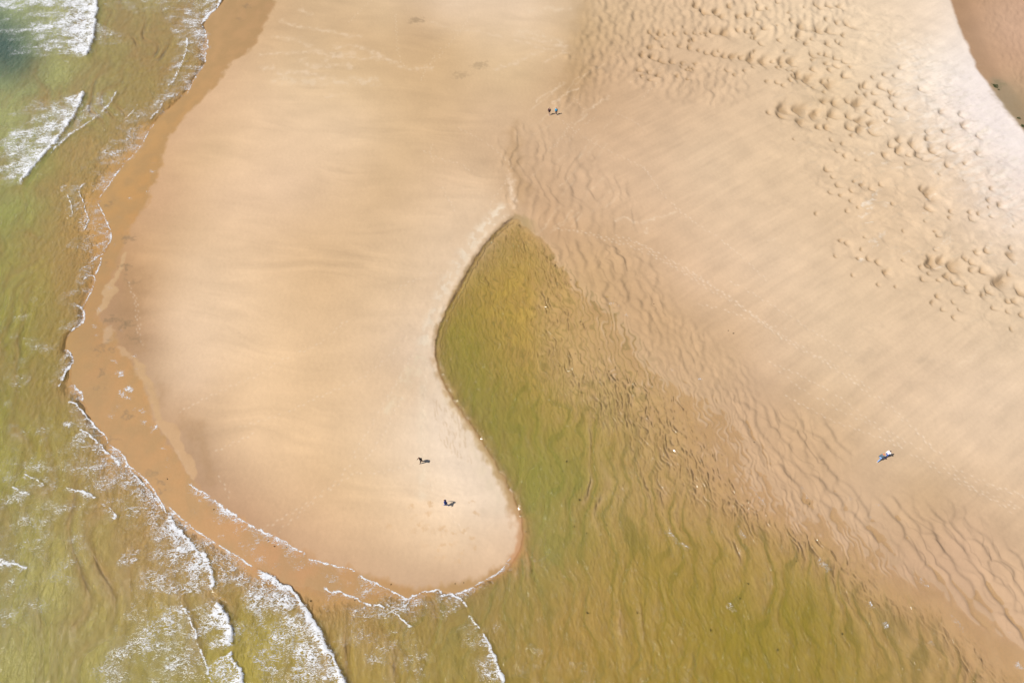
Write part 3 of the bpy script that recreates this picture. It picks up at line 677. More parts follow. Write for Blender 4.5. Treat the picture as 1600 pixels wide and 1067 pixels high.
# ---------------------------------------------------------------- footprints
TRAILS = [[(870, 358), (930, 366), (970, 378), (1010, 392), (1060, 420), (1110, 445), (1150, 470), (1200, 512), (1240, 540), (1300, 566), (1350, 600), (1400, 642), (1450, 690), (1480, 728), (1540, 752), (1610, 780)],
          [(960, 368), (1010, 385), (1070, 420), (1120, 452), (1175, 490), (1215, 520), (1270, 552), (1310, 580), (1345, 606), (1390, 640)],
          [(900, 362), (980, 384), (1040, 408), (1100, 448), (1160, 480), (1220, 530), (1290, 566), (1340, 600)],
          [(980, 372), (1060, 412), (1130, 455), (1190, 505), (1225, 532)],
          [(1005, 260), (1040, 310), (1080, 345), (1120, 370), (1160, 400), (1200, 440)],
          [(1140, 440), (1180, 460), (1230, 492), (1290, 530), (1330, 555)],
          [(1090, 475), (1140, 485), (1180, 505), (1230, 515)],
          [(1215, 580), (1250, 605), (1290, 628), (1320, 645), (1360, 662), (1400, 690), (1430, 712), (1470, 738), (1520, 765), (1570, 790), (1620, 800)],
          [(1200, 566), (1260, 590), (1310, 618), (1350, 652), (1400, 680), (1440, 702)],
          [(1225, 618), (1270, 640), (1300, 658), (1330, 668), (1370, 682), (1410, 698)],
          [(1400, 650), (1430, 670), (1450, 692), (1470, 710)],
          [(1465, 725), (1500, 742), (1560, 762), (1610, 776)],
          [(1440, 715), (1480, 735), (1530, 768), (1580, 800)],
          [(400, 588), (441, 561), (500, 538), (530, 510), (545, 498)],
          [(270, 649), (332, 616), (390, 591), (400, 587)],
          [(450, 644), (488, 624), (520, 611), (555, 596), (580, 581), (617, 549), (640, 520)],
          [(372, 668), (400, 660), (450, 644)],
          [(400, 832), (430, 816), (465, 796), (500, 774), (530, 744), (547, 726), (560, 696), (575, 674), (592, 644), (625, 589), (640, 559), (670, 520)],
          [(425, 838), (450, 818), (480, 792), (520, 760), (560, 735)],
          [(570, 720), (600, 680), (628, 620)], [(335, 705), (370, 690), (400, 676)], [(340, 742), (352, 760), (362, 782)],
          [(618, 22), (620, 60), (622, 90), (633, 106), (655, 105), (680, 97), (700, 72), (720, 48), (735, 25)],
          [(580, 0), (560, 20), (545, 35)], [(655, 130), (670, 100), (690, 75)],
          [(715, 200), (745, 215), (770, 230), (790, 250), (800, 262)], [(660, 236), (690, 250), (720, 256), (735, 268)], [(675, 225), (672, 240), (678, 255)],
          [(690, 292), (700, 310), (712, 330)], [(798, 262), (790, 285), (775, 305), (765, 320)], [(615, 455), (640, 440), (680, 425)], [(210, 455), (216, 490), (222, 540)], [(200, 440), (212, 470), (214, 520)],
          [(893, 190), (880, 215), (866, 228), (855, 238)], [(935, 182), (920, 190), (900, 205), (885, 225)], [(895, 150), (905, 165), (912, 172)], [(1030, 128), (1010, 145), (1000, 158)], [(960, 175), (990, 190), (1010, 205)],
          [(985, 132), (1000, 120), (1040, 103)], [(870, 182), (890, 200), (930, 225), (980, 250), (1005, 262)], [(560, 740), (595, 738), (640, 728), (657, 722)], [(658, 722), (662, 700), (660, 660), (664, 610), (668, 560)], [(697, 789), (680, 770), (664, 745), (660, 725)], [(700, 790), (712, 815), (730, 840)], [(1590, 790), (1500, 750)]]
for ti, tr in enumerate(TRAILS):
    P = [Vector(g(*p)) for p in smooth_line(tr, 2)]
    acc = 0.0
    nxt = .3
    sgn = 1
    for i in range(len(P) - 1):
        a_, b_ = P[i], P[i + 1]
        L = (b_ - a_).length
        dr = (b_ - a_) / max(L, 1e-6)
        while acc + L >= nxt:
            q = a_ + dr * (nxt - acc)
            nrm = Vector((-dr.y, dr.x))
            q = q + nrm * sgn * .13 + Vector((rnd.uniform(-.08, .08), rnd.uniform(-.08, .08)))
            sgn = -sgn
            nxt += rnd.uniform(.62, .82)
            if rnd.random() < .10:
                continue
            zq = q.y * CP + H * SP
            uq = 800 + q.x / zq * F
            vq = 533.5 + (H * CP - q.y * SP) / zq * F
            s = sl(uq - 8, uq + 8, vq - 8, vq + 8)
            dx, dy = X[s] - q.x, Y[s] - q.y
            la, lb = dx * dr.x + dy * dr.y, -dx * dr.y + dy * dr.x
            e = np.exp(-((la / .19) ** 2 + (lb / .11) ** 2))
            kk = rnd.uniform(.2, .58) * (.75 if ti > 12 else 1)
            w = (e * kk)[..., None]
            w = w * sst(0, 1, d_dry[s])[..., None]
            col[s] = col[s] * (1 - w) + alb((252, 232, 208)).astype(np.float32) * w
            land_top[s] -= .025 * e
        acc += L

# ---------------------------------------------------------------- the water surface
SEAC = [(8, 68, 58, 74, 66), (-40, 70, 58, 74, 66), (32, 98, 74, 88, 70), (10, 145, 134, 140, 92), (75, 85, 132, 134, 86), (20, 8, 128, 134, 92), (-60, 180, 134, 140, 92), (80, 120, 138, 140, 88), (30, 200, 140, 144, 92), (140, 130, 142, 138, 86), (80, 240, 142, 140, 84), (200, 100, 140, 128, 74), (260, 80, 146, 130, 78), (30, 330, 130, 132, 72), (30, 420, 136, 130, 66),
        (100, 400, 150, 130, 72), (40, 560, 128, 124, 58), (60, 700, 134, 124, 60), (40, 830, 134, 128, 68), (60, 960, 138, 132, 76), (140, 900, 144, 130, 76), (250, 900, 148, 126, 70), (250, 1020, 136, 126, 64), (360, 1000, 138, 124, 58), (420, 980, 138, 124, 58), (560, 1000, 150, 128, 66),
        (700, 1000, 140, 124, 62), (700, 560, 130, 124, 48), (740, 620, 128, 120, 54), (780, 700, 128, 120, 54), (830, 800, 130, 124, 62), (840, 860, 128, 122, 64), (800, 450, 150, 128, 48), (900, 500, 160, 132, 66), (900, 640, 140, 126, 56), (900, 760, 126, 122, 56), (1000, 700, 150, 126, 66),
        (1000, 880, 138, 120, 48), (900, 1000, 142, 118, 54), (1100, 960, 134, 116, 42), (1200, 960, 128, 114, 38), (1300, 1000, 132, 114, 42), (1250, 850, 142, 122, 56), (1400, 950, 146, 122, 66), (1500, 1040, 148, 124, 70), (1150, 700, 156, 128, 72), (-100, 60, 76, 96, 90), (-100, 500, 126, 124, 62), (-100, 1000, 134, 128, 72), (800, 1180, 138, 120, 52)]
wc = alb(np.clip(field(SEAC, 15) * (np.array([1.33, 1.335, 1.36], np.float32) * (1.07 - .07 * sst(560, 760, UC))[..., None]), 0, 255)).astype(np.float32)
wz = np.zeros_like(X)
foam = np.zeros_like(X)
SEA_ONLY = (UC < 860) | (VC > 880)
a3, b3 = rot(X, Y, 28)
open_w = sst(1, 9, -d_land) * sst(.12, .5, depth)
wz += open_w * (.05 * pn(a3 / 5.5, b3 / 14, 300) + .035 * fbm(a3 / 2.2, b3 / 4.5, 302, 3)) * (1 - .65 * sst(600, 860, UC))
chop = (1 - .5 * sst(600, 860, UC)) * sst(.2, 3, -d_land)
wz += chop * .022 * fbm(a3 / .8, b3 / 1.1, 306, 3)
wz += .004

# (line, height of bore, width of foam lip m, length of trailing foam m, strength of trail)
FRONTS = [
    ([(151, -30), (151, 0), (153, 18), (149, 26), (150, 38), (147, 48), (147, 58), (143, 70), (138, 82), (132, 93)], .5, 1.5, 13, .95),
    ([(127, 140), (131, 144), (131, 150), (124, 164), (118, 180), (106, 195), (95, 212), (84, 226), (70, 242), (52, 262), (36, 282), (30, 293)], .42, 1.1, 8, .78),
    ([(184, 140), (180, 150), (172, 162), (160, 176), (152, 182), (140, 192), (122, 203), (108, 212), (98, 220), (86, 232), (75, 244)], .14, .35, 5, .38),
    ([(348, -10), (343, 10), (330, 20), (320, 34), (310, 38)], .1, .9, 7, .62),
    ([(312, 38), (321, 46), (321, 58), (327, 68), (321, 84), (321, 100)], .05, .3, 5, .5),
    ([(293, 56), (292, 72), (290, 84), (285, 98), (276, 118), (270, 128), (259, 138)], .06, .3, 2.0, .45),
    ([(321, 100), (308, 116), (300, 132), (292, 148)], .03, .15, 6, .4),
    ([(216, 162), (210, 172), (200, 182), (188, 190)], .04, .16, 4, .25),
    ([(256, 158), (250, 172), (240, 180), (234, 188)], .04, .28, 5, .35),
    ([(243, 190), (230, 210), (221, 228), (205, 246), (187, 265), (168, 292), (152, 315)], .03, .18, 6, .36),
    ([(138, 284), (127, 290), (123, 302), (130, 314), (134, 332), (139, 340), (135, 352), (129, 363)], .04, .22, 3, .36),
    ([(152, 315), (162, 335), (168, 350), (173, 360), (174, 376), (166, 385), (164, 396), (150, 402), (138, 415)], .03, .25, 4, .4),
    ([(105, 303), (112, 322), (113, 336)], .03, .16, 2, .2),
    ([(158, 402), (157, 412), (153, 424), (148, 430)], .0, .2, 2, .2),
    ([(127, 440), (135, 432), (147, 430), (149, 440), (142, 458), (131, 478), (128, 484)], .02, .16, 3.5, .25),
    ([(105, 474), (118, 474), (124, 480), (131, 483), (133, 496), (128, 506), (112, 516), (105, 528)], .03, .4, 3, .3),
    ([(98, 548), (106, 547), (113, 556), (115, 564), (110, 574), (102, 582), (98, 594), (90, 608)], .08, .5, 2.2, .45),
    ([(105, 605), (116, 602), (122, 610), (130, 615), (128, 628)], .03, .3, 2.5, .4),
    ([(106, 626), (118, 630), (126, 640), (136, 655)], .06, .5, 2, .4),
    ([(124, 636), (136, 652), (150, 668), (165, 680), (170, 694)], .03, .2, 3, .4),
    ([(123, 668), (140, 679), (152, 690), (162, 702), (180, 716), (192, 732)], .06, .4, 5, .5),
    ([(165, 694), (185, 702), (196, 716), (200, 728), (228, 748), (244, 772), (256, 790), (262, 806)], .03, .2, 7, .42),
    ([(100, 762), (120, 764), (138, 770), (150, 780)], .08, .35, 1.5, .6),
    ([(36, 740), (52, 746), (70, 758)], .06, .25, 1.0, .6), ([(20, 757), (30, 768), (48, 772)], .06, .3, 1.0, .6), ([(170, 790), (178, 800), (182, 812)], .08, .4, 1.0, .6),
    ([(0, 872), (15, 880), (28, 880), (42, 888)], .06, .35, 1.2, .6),
    ([(196, 722), (212, 744), (232, 764), (246, 784), (258, 800)], .05, .3, 4, .45),
    ([(262, 802), (276, 822), (290, 838), (306, 858), (324, 872), (329, 884), (332, 900), (333, 915), (334, 925)], .1, .7, 6, .72),
    ([(334, 940), (345, 946), (354, 958), (360, 972), (362, 990), (360, 1012)], .34, 1.1, 4.0, .9),
    ([(360, 1016), (362, 1028), (370, 1036), (376, 1046), (379, 1060), (376, 1080)], .3, 1.0, 3.5, .85),
    ([(258, 788), (276, 803), (302, 826), (328, 842), (352, 858), (376, 872), (402, 890)], .03, .2, 5, .48),
    ([(395, 888), (414, 896), (436, 908), (452, 918), (466, 933), (476, 948), (486, 964), (500, 986), (510, 1008), (520, 1022), (530, 1046), (544, 1075), (556, 1110)], .4, 1.0, 7.0, .72),
    ([(280, 935), (290, 952), (300, 975), (306, 1000), (316, 1020), (326, 1045), (330, 1070)], .05, .3, 6, .42),
    ([(500, 918), (530, 926), (556, 932), (566, 942), (600, 947), (612, 954), (628, 966), (645, 984)], .05, .3, 5, .28),
    ([(556, 894), (570, 905), (592, 914), (606, 921), (622, 928), (637, 936), (652, 926), (668, 924), (678, 920), (686, 922), (690, 930), (704, 927), (716, 934), (728, 942), (732, 954)], .05, .28, 4, .42),
    ([(733, 962), (742, 972), (750, 982)], .05, .3, 2.5, .4),
    ([(752, 986), (760, 998), (768, 1012), (774, 1030), (782, 1048), (790, 1068)], .15, .55, 2.0, .5),
    ([(288, 752), (300, 758), (312, 766), (330, 778), (350, 792), (370, 806), (392, 822), (415, 832), (440, 844), (462, 856), (474, 862), (482, 870)], .0, .45, 1.2, .62),
    ([(480, 872), (504, 878), (530, 886), (550, 888), (556, 894)], .0, .25, .8, .4),
    ([(708, 930), (728, 922), (745, 913), (754, 908), (770, 900), (782, 892), (800, 868)], .0, .22, .8, .5),
    ([(1042, 822), (1052, 838), (1068, 850), (1082, 856)], .03, .15, .8, .35), ([(1150, 816), (1158, 828), (1166, 840)], .03, .18, .8, .35),
    ([(1358, 938), (1366, 950)], .02, .2, .7, .4), ([(1280, 872), (1300, 890)], .02, .2, .9, .4), ([(1384, 970), (1390, 980)], .02, .22, .6, .5), ([(1438, 902), (1452, 918)], .02, .16, .6, .35), ([(1484, 958), (1496, 970), (1510, 985)], .02, .16, .6, .35),
    ([(1453, 998), (1462, 1010)], .02, .3, .6, .45), ([(1140, 940), (1150, 955)], .02, .22, .8, .4), ([(1590, 1032), (1597, 1044)], .02, .3, .8, .5),
    ([(1168, 760), (1178, 764), (1184, 775), (1192, 784), (1196, 790)], .0, .16, .3, .4),
]
for i, (pts, bh, lip, trail, kf) in enumerate(FRONTS):
    s, d, side, t = line_dist(pts, 30 + trail * 26, .22 if lip > .25 else .1, 1.2, 310 + i, sm=2)
    endt = sst(0, .07, t) * (1 - sst(.93, 1, t))
    sea = side > 0
    lump = 1 + .5 * fbm(X[s] / 1.5, Y[s] / 1.5, 320 + i, 2)
    big = lip > .6
    lipv = lip * (.55 if not big else .85) * np.clip(.85 + .9 * fbm(X[s] / 2.6, Y[s] / 2.6, 350 + i, 2), .2, 1.7)
    f = np.where(sea, np.exp(-(d / lipv) ** 2 * .8), np.exp(-(d / (.07 + .1 * lip)) ** 2)) * np.clip(.9 * lump + (.2 if big else 0), .12 if not big else .5, 1.1)
    if UC[s].mean() > 900:
        f = f * .45
    # trailing foam fades seaward; only abreast of the front
    ragged = trail * (1 + .5 * fbm(X[s] / 3.0, Y[s] / 3.0, 340 + i, 2))
    tr = np.where(sea, np.exp(-(d / np.maximum(ragged, .2)) ** 1.5), 0) * kf
    abreast = np.clip(np.minimum(t, 1 - t) * 8, 0, 1) ** .7
    tr = tr * abreast * (.75 + .5 * fbm(X[s] / 2.2, Y[s] / 2.2, 330 + i, 3))
    add = np.maximum(f * endt, tr)
    foam[s] = np.maximum(foam[s], add)
    if bh:
        prof = np.where(sea, np.exp(-(d / (1.1 + 1.6 * bh)) ** 1.4), np.exp(-(d / (.12 + .35 * bh)) ** 2))
        wz[s] = np.maximum(wz[s], wz[s] * .3 + bh * np.clip(depth[s] * sst(0, 6, -d_land[s]) * 3, .15, 1) * prof * endt * np.clip(.8 + .35 * (lump - 1), .3, 1.2))


def foam_patch(pts, k, soft=2.0, warp=1.2, wl=3.0, seed=400):
    s, d = poly_sd(pts, 60, warp, wl, seed, sm=2)
    w = sst(-soft, soft, d) * k * (.8 + .45 * fbm(X[s] / 3, Y[s] / 3, seed + 3, 3))
    foam[s] = np.maximum(foam[s], w)


foam_patch([(-60, -40), (152, -40), (152, 12), (120, 18), (95, 10), (60, 8), (30, 16), (-60, 16)], .72, 1.5, 1.6)
foam_patch([(20, 48), (60, 36), (85, 26), (150, 20), (147, 58), (132, 92), (120, 78), (104, 58), (85, 52), (40, 50)], .74, 1.5, 1.5, seed=404)
foam_patch([(0, 40), (40, 40), (40, 52), (0, 52)], .35, 2)
foam_patch([(44, 160), (68, 155), (82, 162), (78, 172), (55, 175)], .58, 1.2, seed=408)
foam_patch([(128, 145), (95, 152), (88, 172), (60, 185), (15, 205), (0, 235), (5, 270), (22, 292), (60, 250), (110, 190)], .55, 2.0, seed=411)
foam_patch([(140, 152), (172, 152), (166, 172), (145, 188), (120, 205), (108, 195)], .40, 1.5, seed=415)
foam_patch([(152, 40), (170, 40), (190, 55), (195, 68), (160, 68), (150, 60)], .34, 2, seed=418)
foam_patch([(160, 0), (340, -20), (320, 30), (280, 40), (230, 20), (170, 15)], .25, 3, seed=420)
foam_patch([(282, 28), (318, 20), (322, 60), (326, 75), (300, 72), (290, 60), (272, 60), (270, 45)], .5, 1.5, seed=423)
foam_patch([(262, 140), (318, 95), (300, 130), (262, 170), (240, 190), (232, 160)], .34, 2.0, seed=427)
foam_patch([(180, 190), (235, 170), (240, 190), (205, 245), (180, 268), (145, 260), (150, 240), (190, 215)], .35, 2.0, seed=430)
foam_patch([(125, 290), (150, 275), (160, 345), (172, 375), (135, 390), (105, 388), (110, 372), (130, 350)], .28, 2.0, seed=434)
foam_patch([(120, 430), (150, 380), (160, 400), (130, 450), (100, 480), (75, 485)], .26, 2.0, seed=438)
foam_patch([(98, 650), (116, 655), (112, 672), (100, 680)], .5, .8, seed=441)
foam_patch([(108, 700), (150, 690), (200, 740), (255, 800), (260, 830), (210, 800), (150, 760), (110, 730)], .36, 2.5, seed=444)
foam_patch([(195, 760), (245, 790), (262, 815), (272, 850), (250, 840), (200, 800)], .42, 2.0, seed=448)
foam_patch([(255, 830), (290, 850), (325, 880), (330, 925), (300, 900), (252, 892), (250, 870)], .45, 2.0, seed=452)
foam_patch([(330, 880), (380, 880), (420, 900), (455, 925), (470, 950), (440, 960), (400, 930), (360, 915), (335, 905)], .46, 2.0, seed=456)
foam_patch([(135, 1080), (165, 1010), (200, 965), (250, 940), (290, 925), (320, 985), (330, 1080)], .38, 3.0, seed=460)
foam_patch([(285, 930), (330, 910), (345, 940), (330, 985), (300, 960)], .40, 2.0, seed=463)
foam_patch([(460, 945), (475, 960), (520, 1040), (545, 1090), (455, 1090), (465, 1020), (455, 985)], .58, 1.6, seed=466)
foam_patch([(425, 1000), (450, 990), (450, 1080), (425, 1080)], .36, 2.0, seed=469)
foam_patch([(500, 985), (580, 980), (650, 1000), (700, 1060), (560, 1060), (520, 1000)], .27, 3.0, seed=472)
foam_patch([(560, 945), (620, 945), (650, 980), (600, 975), (560, 960)], .34, 2.0, seed=475)
foam_patch([(630, 938), (680, 926), (700, 940), (690, 960), (650, 965)], .36, 1.5, seed=478)
foam_patch([(690, 925), (728, 940), (730, 952), (700, 948)], .42, 1.0, seed=481)
foam_patch([(728, 975), (745, 985), (745, 1010), (730, 1005)], .38, 1.2, seed=484)
foam_patch([(775, 965), (783, 967), (780, 985), (772, 985)], .35, .8, seed=487)
foam_patch([(800, 1000), (870, 1030), (860, 1080), (790, 1060)], .22, 3.0, seed=490)
foam_patch([(900, 1050), (935, 1040), (945, 1075), (905, 1080)], .32, 2.0, seed=493)
foam_patch([(1030, 1050), (1080, 1045), (1085, 1075), (1025, 1080)], .25, 2.0, seed=496)
foam_patch([(-60, 700), (120, 640), (160, 760), (110, 1000), (-60, 1000)], .23, 8, 3, 6, seed=498)  # sparse white flecks: part foam, part painted sun glints
foam_patch([(160, 860), (260, 820), (300, 940), (180, 1000)], .19, 5, 3, 6, seed=499)  # thin foam that also paints sparkles of sun on the water
foam_patch([(0, 465), (70, 480), (90, 560), (60, 640), (-20, 640)], .18, 5, 3, 6, seed=501)
foam_patch([(10, 900), (35, 900), (40, 915), (10, 918)], .42, 1.0, seed=503)
foam_patch([(0, 905), (60, 885), (80, 980), (10, 990)], .24, 3.0, seed=505)
foam_patch([(340, 790), (480, 868), (600, 918), (560, 928), (440, 905), (330, 835), (285, 790)], .19, 2.0, seed=507)    # froth flecks on the swash
foam_patch([(816, 860), (850, 868), (870, 855), (840, 878), (812, 890)], .24, 1.0, seed=509)
# ragged flecks left on the wet sand
for (u_, v_, r_, k_) in ((238, 268, 5, .5), (243, 275, 4, .45), (240, 255, 3, .4), (230, 300, 4, .5), (205, 310, 4, .3), (218, 336, 4, .3), (187, 340, 3, .3), (178, 382, 3, .3), (187, 584, 8, .62), (180, 565, 6, .55), (172, 559, 5, .4),
                         (201, 608, 7, .62), (190, 616, 7, .45), (201, 622, 6, .55), (222, 643, 6, .5), (223, 660, 6, .5), (241, 671, 6, .7), (255, 700, 4, .6), (263, 717, 5, .4), (263, 728, 4, .35), (147, 510, 5, .5), (165, 516, 5, .45),
                         (150, 524, 4, .4), (178, 700, 5, .3), (190, 518, 5, .35), (155, 484, 5, .45), (172, 449, 5, .35), (210, 640, 5, .3), (176, 642, 6, .35), (172, 650, 7, .3), (185, 635, 6, .35), (210, 555, 5, .4), (215, 575, 5, .3),
                         (295, 760, 5, .4), (308, 772, 7, .6), (322, 783, 7, .6), (333, 790, 5, .4), (1252, 761, 3, .5), (1300, 760, 3, .5), (1306, 767, 3, .5), (1328, 778, 4, .5), (1370, 789, 3, .5), (1346, 797, 3, .4), (1360, 808, 4, .5),
                         (1050, 578, 4, .4), (1062, 575, 3, .4), (1118, 600, 4, .45), (1122, 606, 3, .5), (1094, 592, 3, .4), (1188, 651, 3, .5), (980, 492, 4, .5), (966, 480, 4, .45), (957, 474, 3, .45), (983, 515, 4, .45), (1012, 505, 3, .5),
                         (1502, 912, 4, .4), (1540, 935, 4, .4), (1577, 988, 4, .4), (1580, 1002, 4, .3), (1218, 708, 3, .4), (1202, 700, 3, .3), (1218, 715, 3, .4), (105, 97, 3, .6), (887, 573, 2, .3), (1530, 928, 4, .35), (1260, 775, 3, .4)):
    foam_patch([(u_ - r_, v_ - r_ * .5), (u_ + r_ * .6, v_ - r_ * .6), (u_ + r_, v_ + r_ * .5), (u_ - r_ * .5, v_ + r_ * .5)], k_ * (.6 if u_ > 900 else 1), .35, .35, .8, seed=510 + int(u_) % 40)
foam = np.clip(foam, 0, 1.15)
wetfoam_land = d_land > 0

# ---------------------------------------------------------------- building the sheets
col_main = scene.collection


def tag(o, label=None, cat=None, group=None, kind=None):
    if label: o['label'] = label
    if cat: o['category'] = cat
    if group: o['group'] = group
    if kind: o['kind'] = kind
    return o


lift = (H - np.clip(base_s, -.2, 3)) / H
PX, PY = X * lift, Y * lift


def grid_mesh(name, px, py, pz, keep, attrs):
    idx = np.arange(NV * NU).reshape(NV, NU)
    a_, b_, c_, d_ = idx[:-1, :-1], idx[1:, :-1], idx[1:, 1:], idx[:-1, 1:]
    q = np.stack([a_, b_, c_, d_], -1).reshape(-1, 4)
    if keep is not None:
        k = (keep[:-1, :-1] | keep[1:, :-1] | keep[1:, 1:] | keep[:-1, 1:]).ravel()
        q = q[k]
        used = np.zeros(NV * NU, bool)
        used[q.ravel()] = True
        remap = np.cumsum(used) - 1
        q = remap[q]
    else:
        used = np.ones(NV * NU, bool)
    me = bpy.data.meshes.new(name)
    n = int(used.sum())
    co = np.stack([px.ravel()[used], py.ravel()[used], pz.ravel()[used]], 1).astype(np.float32)
    me.vertices.add(n)
    me.vertices.foreach_set('co', co.ravel())
    me.loops.add(len(q) * 4)
    me.loops.foreach_set('vertex_index', q.ravel().astype(np.int32))
    me.polygons.add(len(q))
    me.polygons.foreach_set('loop_start', (np.arange(len(q)) * 4).astype(np.int32))
    me.update(calc_edges=True)
    me.polygons.foreach_set('use_smooth', np.ones(len(q), bool))
    for nm, arr in attrs.items():
        if arr.ndim == 3:
            at = me.attributes.new(nm, 'FLOAT_COLOR', 'POINT')
            v4 = np.ones((n, 4), np.float32)
            v4[:, :3] = arr.reshape(-1, 3)[used]
            at.data.foreach_set('color', v4.ravel())
        else:
            at = me.attributes.new(nm, 'FLOAT', 'POINT')
            at.data.foreach_set('value', arr.ravel()[used].astype(np.float32))
    ob = bpy.data.objects.new(name, me)
    col_main.objects.link(ob)
    return ob


class NT:
    def __init__(self, name):
        self.m = bpy.data.materials.new(name)
        self.m.use_nodes = True
        self.t = self.m.node_tree
        self.t.nodes.clear()

    def n(self, kind, **kw):
        nd = self.t.nodes.new(kind)
        for k, v in kw.items():
            if k.startswith('_'):
                setattr(nd, k[1:], v)
            else:
                key = int(k[1:]) if k[0] == 'i' and k[1:].isdigit() else k.replace('__', ' ')
                if isinstance(v, bpy.types.NodeSocket):
                    self.t.links.new(v, nd.inputs[key])
                else:
                    nd.inputs[key].default_value = v
        return nd

    def math(self, op, a, b=None, c=None, clamp=False):
        nd = self.t.nodes.new('ShaderNodeMath')
        nd.operation = op
        nd.use_clamp = clamp
        for i, v in enumerate((a, b, c)):
            if v is None:
                continue
            if isinstance(v, bpy.types.NodeSocket):
                self.t.links.new(v, nd.inputs[i])
            else:
                nd.inputs[i].default_value = v
        return nd.outputs[0]


# ---- sand
S = NT('sand')
ac = S.n('ShaderNodeAttribute', _attribute_name='sand_col')
aw = S.n('ShaderNodeAttribute', _attribute_name='wetness')
geo = S.n('ShaderNodeNewGeometry')
n1 = S.n('ShaderNodeTexNoise', Vector=geo.outputs['Position'], Scale=2.2, Detail=6.0, Roughness=.65)
n2 = S.n('ShaderNodeTexNoise', Vector=geo.outputs['Position'], Scale=14.0, Detail=3.0, Roughness=.6)
mix = S.math('ADD', S.math('MULTIPLY', n1.outputs[0], .13), S.math('MULTIPLY', n2.outputs[0], .06))
mul = S.math('ADD', mix, .92)
vm = S.n('ShaderNodeVectorMath', _operation='SCALE', i0=ac.outputs['Color'], Scale=mul)
bmp = S.n('ShaderNodeBump', Strength=.35, Distance=.05, Height=n1.outputs[0])
rough = S.math('SUBTRACT', .92, S.math('MULTIPLY', aw.outputs['Fac'], .45))
spec = S.math('ADD', .12, S.math('MULTIPLY', aw.outputs['Fac'], .2))
bs = S.n('ShaderNodeBsdfPrincipled', Base__Color=vm.outputs[0], Roughness=rough, Normal=bmp.outputs[0])
S.t.links.new(spec, bs.inputs['Specular IOR Level'])
S.n('ShaderNodeOutputMaterial', Surface=bs.outputs[0])

ground = grid_mesh('beach_sand', PX, PY, land_top, None, {'sand_col': col, 'wetness': wetness})
ground.data.materials.append(S.m)
tag(ground, kind='structure')

# ---- water
depth_now = np.maximum(wz - land_top, 0)
thick = np.maximum(0 - land_top, 0) + .25 * np.maximum(wz, 0)
W = NT('sea_water')
wcol = W.n('ShaderNodeAttribute', _attribute_name='water_col')
wfac = W.n('ShaderNodeAttribute', _attribute_name='murk')
wch = W.n('ShaderNodeAttribute', _attribute_name='chop')
geo = W.n('ShaderNodeNewGeometry')
mp = W.n('ShaderNodeMapping', Vector=geo.outputs['Position'], Rotation=(0, 0, math.radians(-28)), Scale=(1.0, .55, 1))
w1 = W.n('ShaderNodeTexNoise', Vector=mp.outputs[0], Scale=1.5, Detail=5.0, Roughness=.68, Distortion=.9)
w2 = W.n('ShaderNodeTexNoise', Vector=mp.outputs[0], Scale=.7, Detail=3.0, Roughness=.5)
hsum = W.math('ADD', W.math('MULTIPLY', w1.outputs[0], .34), W.math('MULTIPLY', w2.outputs[0], .4))
hsum = W.math('MULTIPLY', hsum, wch.outputs['Fac'])
wb = W.n('ShaderNodeBump', Strength=1.0, Distance=1.0, Height=hsum)
dif = W.n('ShaderNodeBsdfDiffuse', Color=wcol.outputs['Color'], Normal=wb.outputs[0])
tcol = W.n('ShaderNodeBsdfTransparent', Color=(.97, .96, .93, 1))
body = W.n('ShaderNodeMixShader', Fac=wfac.outputs['Fac'])
W.t.links.new(tcol.outputs[0], body.inputs[1])
W.t.links.new(dif.outputs[0], body.inputs[2])
gl = W.n('ShaderNodeBsdfGlossy', Color=(1, 1, 1, 1), Roughness=.09, Normal=wb.outputs[0])
fr = W.n('ShaderNodeFresnel', IOR=1.33, Normal=wb.outputs[0])
ff = W.math('MULTIPLY', fr.outputs[0], .8)
ws = W.n('ShaderNodeMixShader', Fac=ff)
W.t.links.new(body.outputs[0], ws.inputs[1])
W.t.links.new(gl.outputs[0], ws.inputs[2])
W.n('ShaderNodeOutputMaterial', Surface=ws.outputs[0])
murk = 1 - np.exp(-1.42 * thick)
chop_a = (1 - .38 * sst(600, 860, UC)) * sst(0, .25, depth_now)
keep_w = (land_top < wz + .03) & (d_land < 10)
water = grid_mesh('sea_water', X, Y, wz, keep_w, {'water_col': wc, 'murk': murk, 'chop': chop_a})
water.data.materials.append(W.m)
tag(water, kind='structure')

# ---- foam
Fm = NT('sea_foam')
fa = Fm.n('ShaderNodeAttribute', _attribute_name='foam')
geo = Fm.n('ShaderNodeNewGeometry')
mp = Fm.n('ShaderNodeMapping', Vector=geo.outputs['Position'], Rotation=(0, 0, math.radians(-38)), Scale=(.72, 1.5, 0.0))
wn_ = Fm.n('ShaderNodeTexNoise', Vector=mp.outputs[0], Scale=.9, Detail=4.0, Roughness=.6)
wsub = Fm.n('ShaderNodeVectorMath', _operation='SUBTRACT', i0=wn_.outputs['Color'], i1=(.5, .5, .5))
wsc = Fm.n('ShaderNodeVectorMath', _operation='SCALE', i0=wsub.outputs[0], Scale=1.5)
wadd = Fm.n('ShaderNodeVectorMath', _operation='ADD', i0=mp.outputs[0], i1=wsc.outputs[0])
l1 = Fm.n('ShaderNodeTexNoise', Vector=wadd.outputs[0], Scale=1.15, Detail=1.5, Roughness=.55)
l2 = Fm.n('ShaderNodeTexNoise', Vector=wadd.outputs[0], Scale=2.6, Detail=1.5, Roughness=.6)
fn = Fm.n('ShaderNodeTexNoise', Vector=wadd.outputs[0], Scale=4.2, Detail=4.0, Roughness=.7)
fl = Fm.n('ShaderNodeTexNoise', Vector=mp.outputs[0], Scale=.33, Detail=2.0, Roughness=.6)
r1 = Fm.math('ABSOLUTE', Fm.math('SUBTRACT', l1.outputs[0], .5))
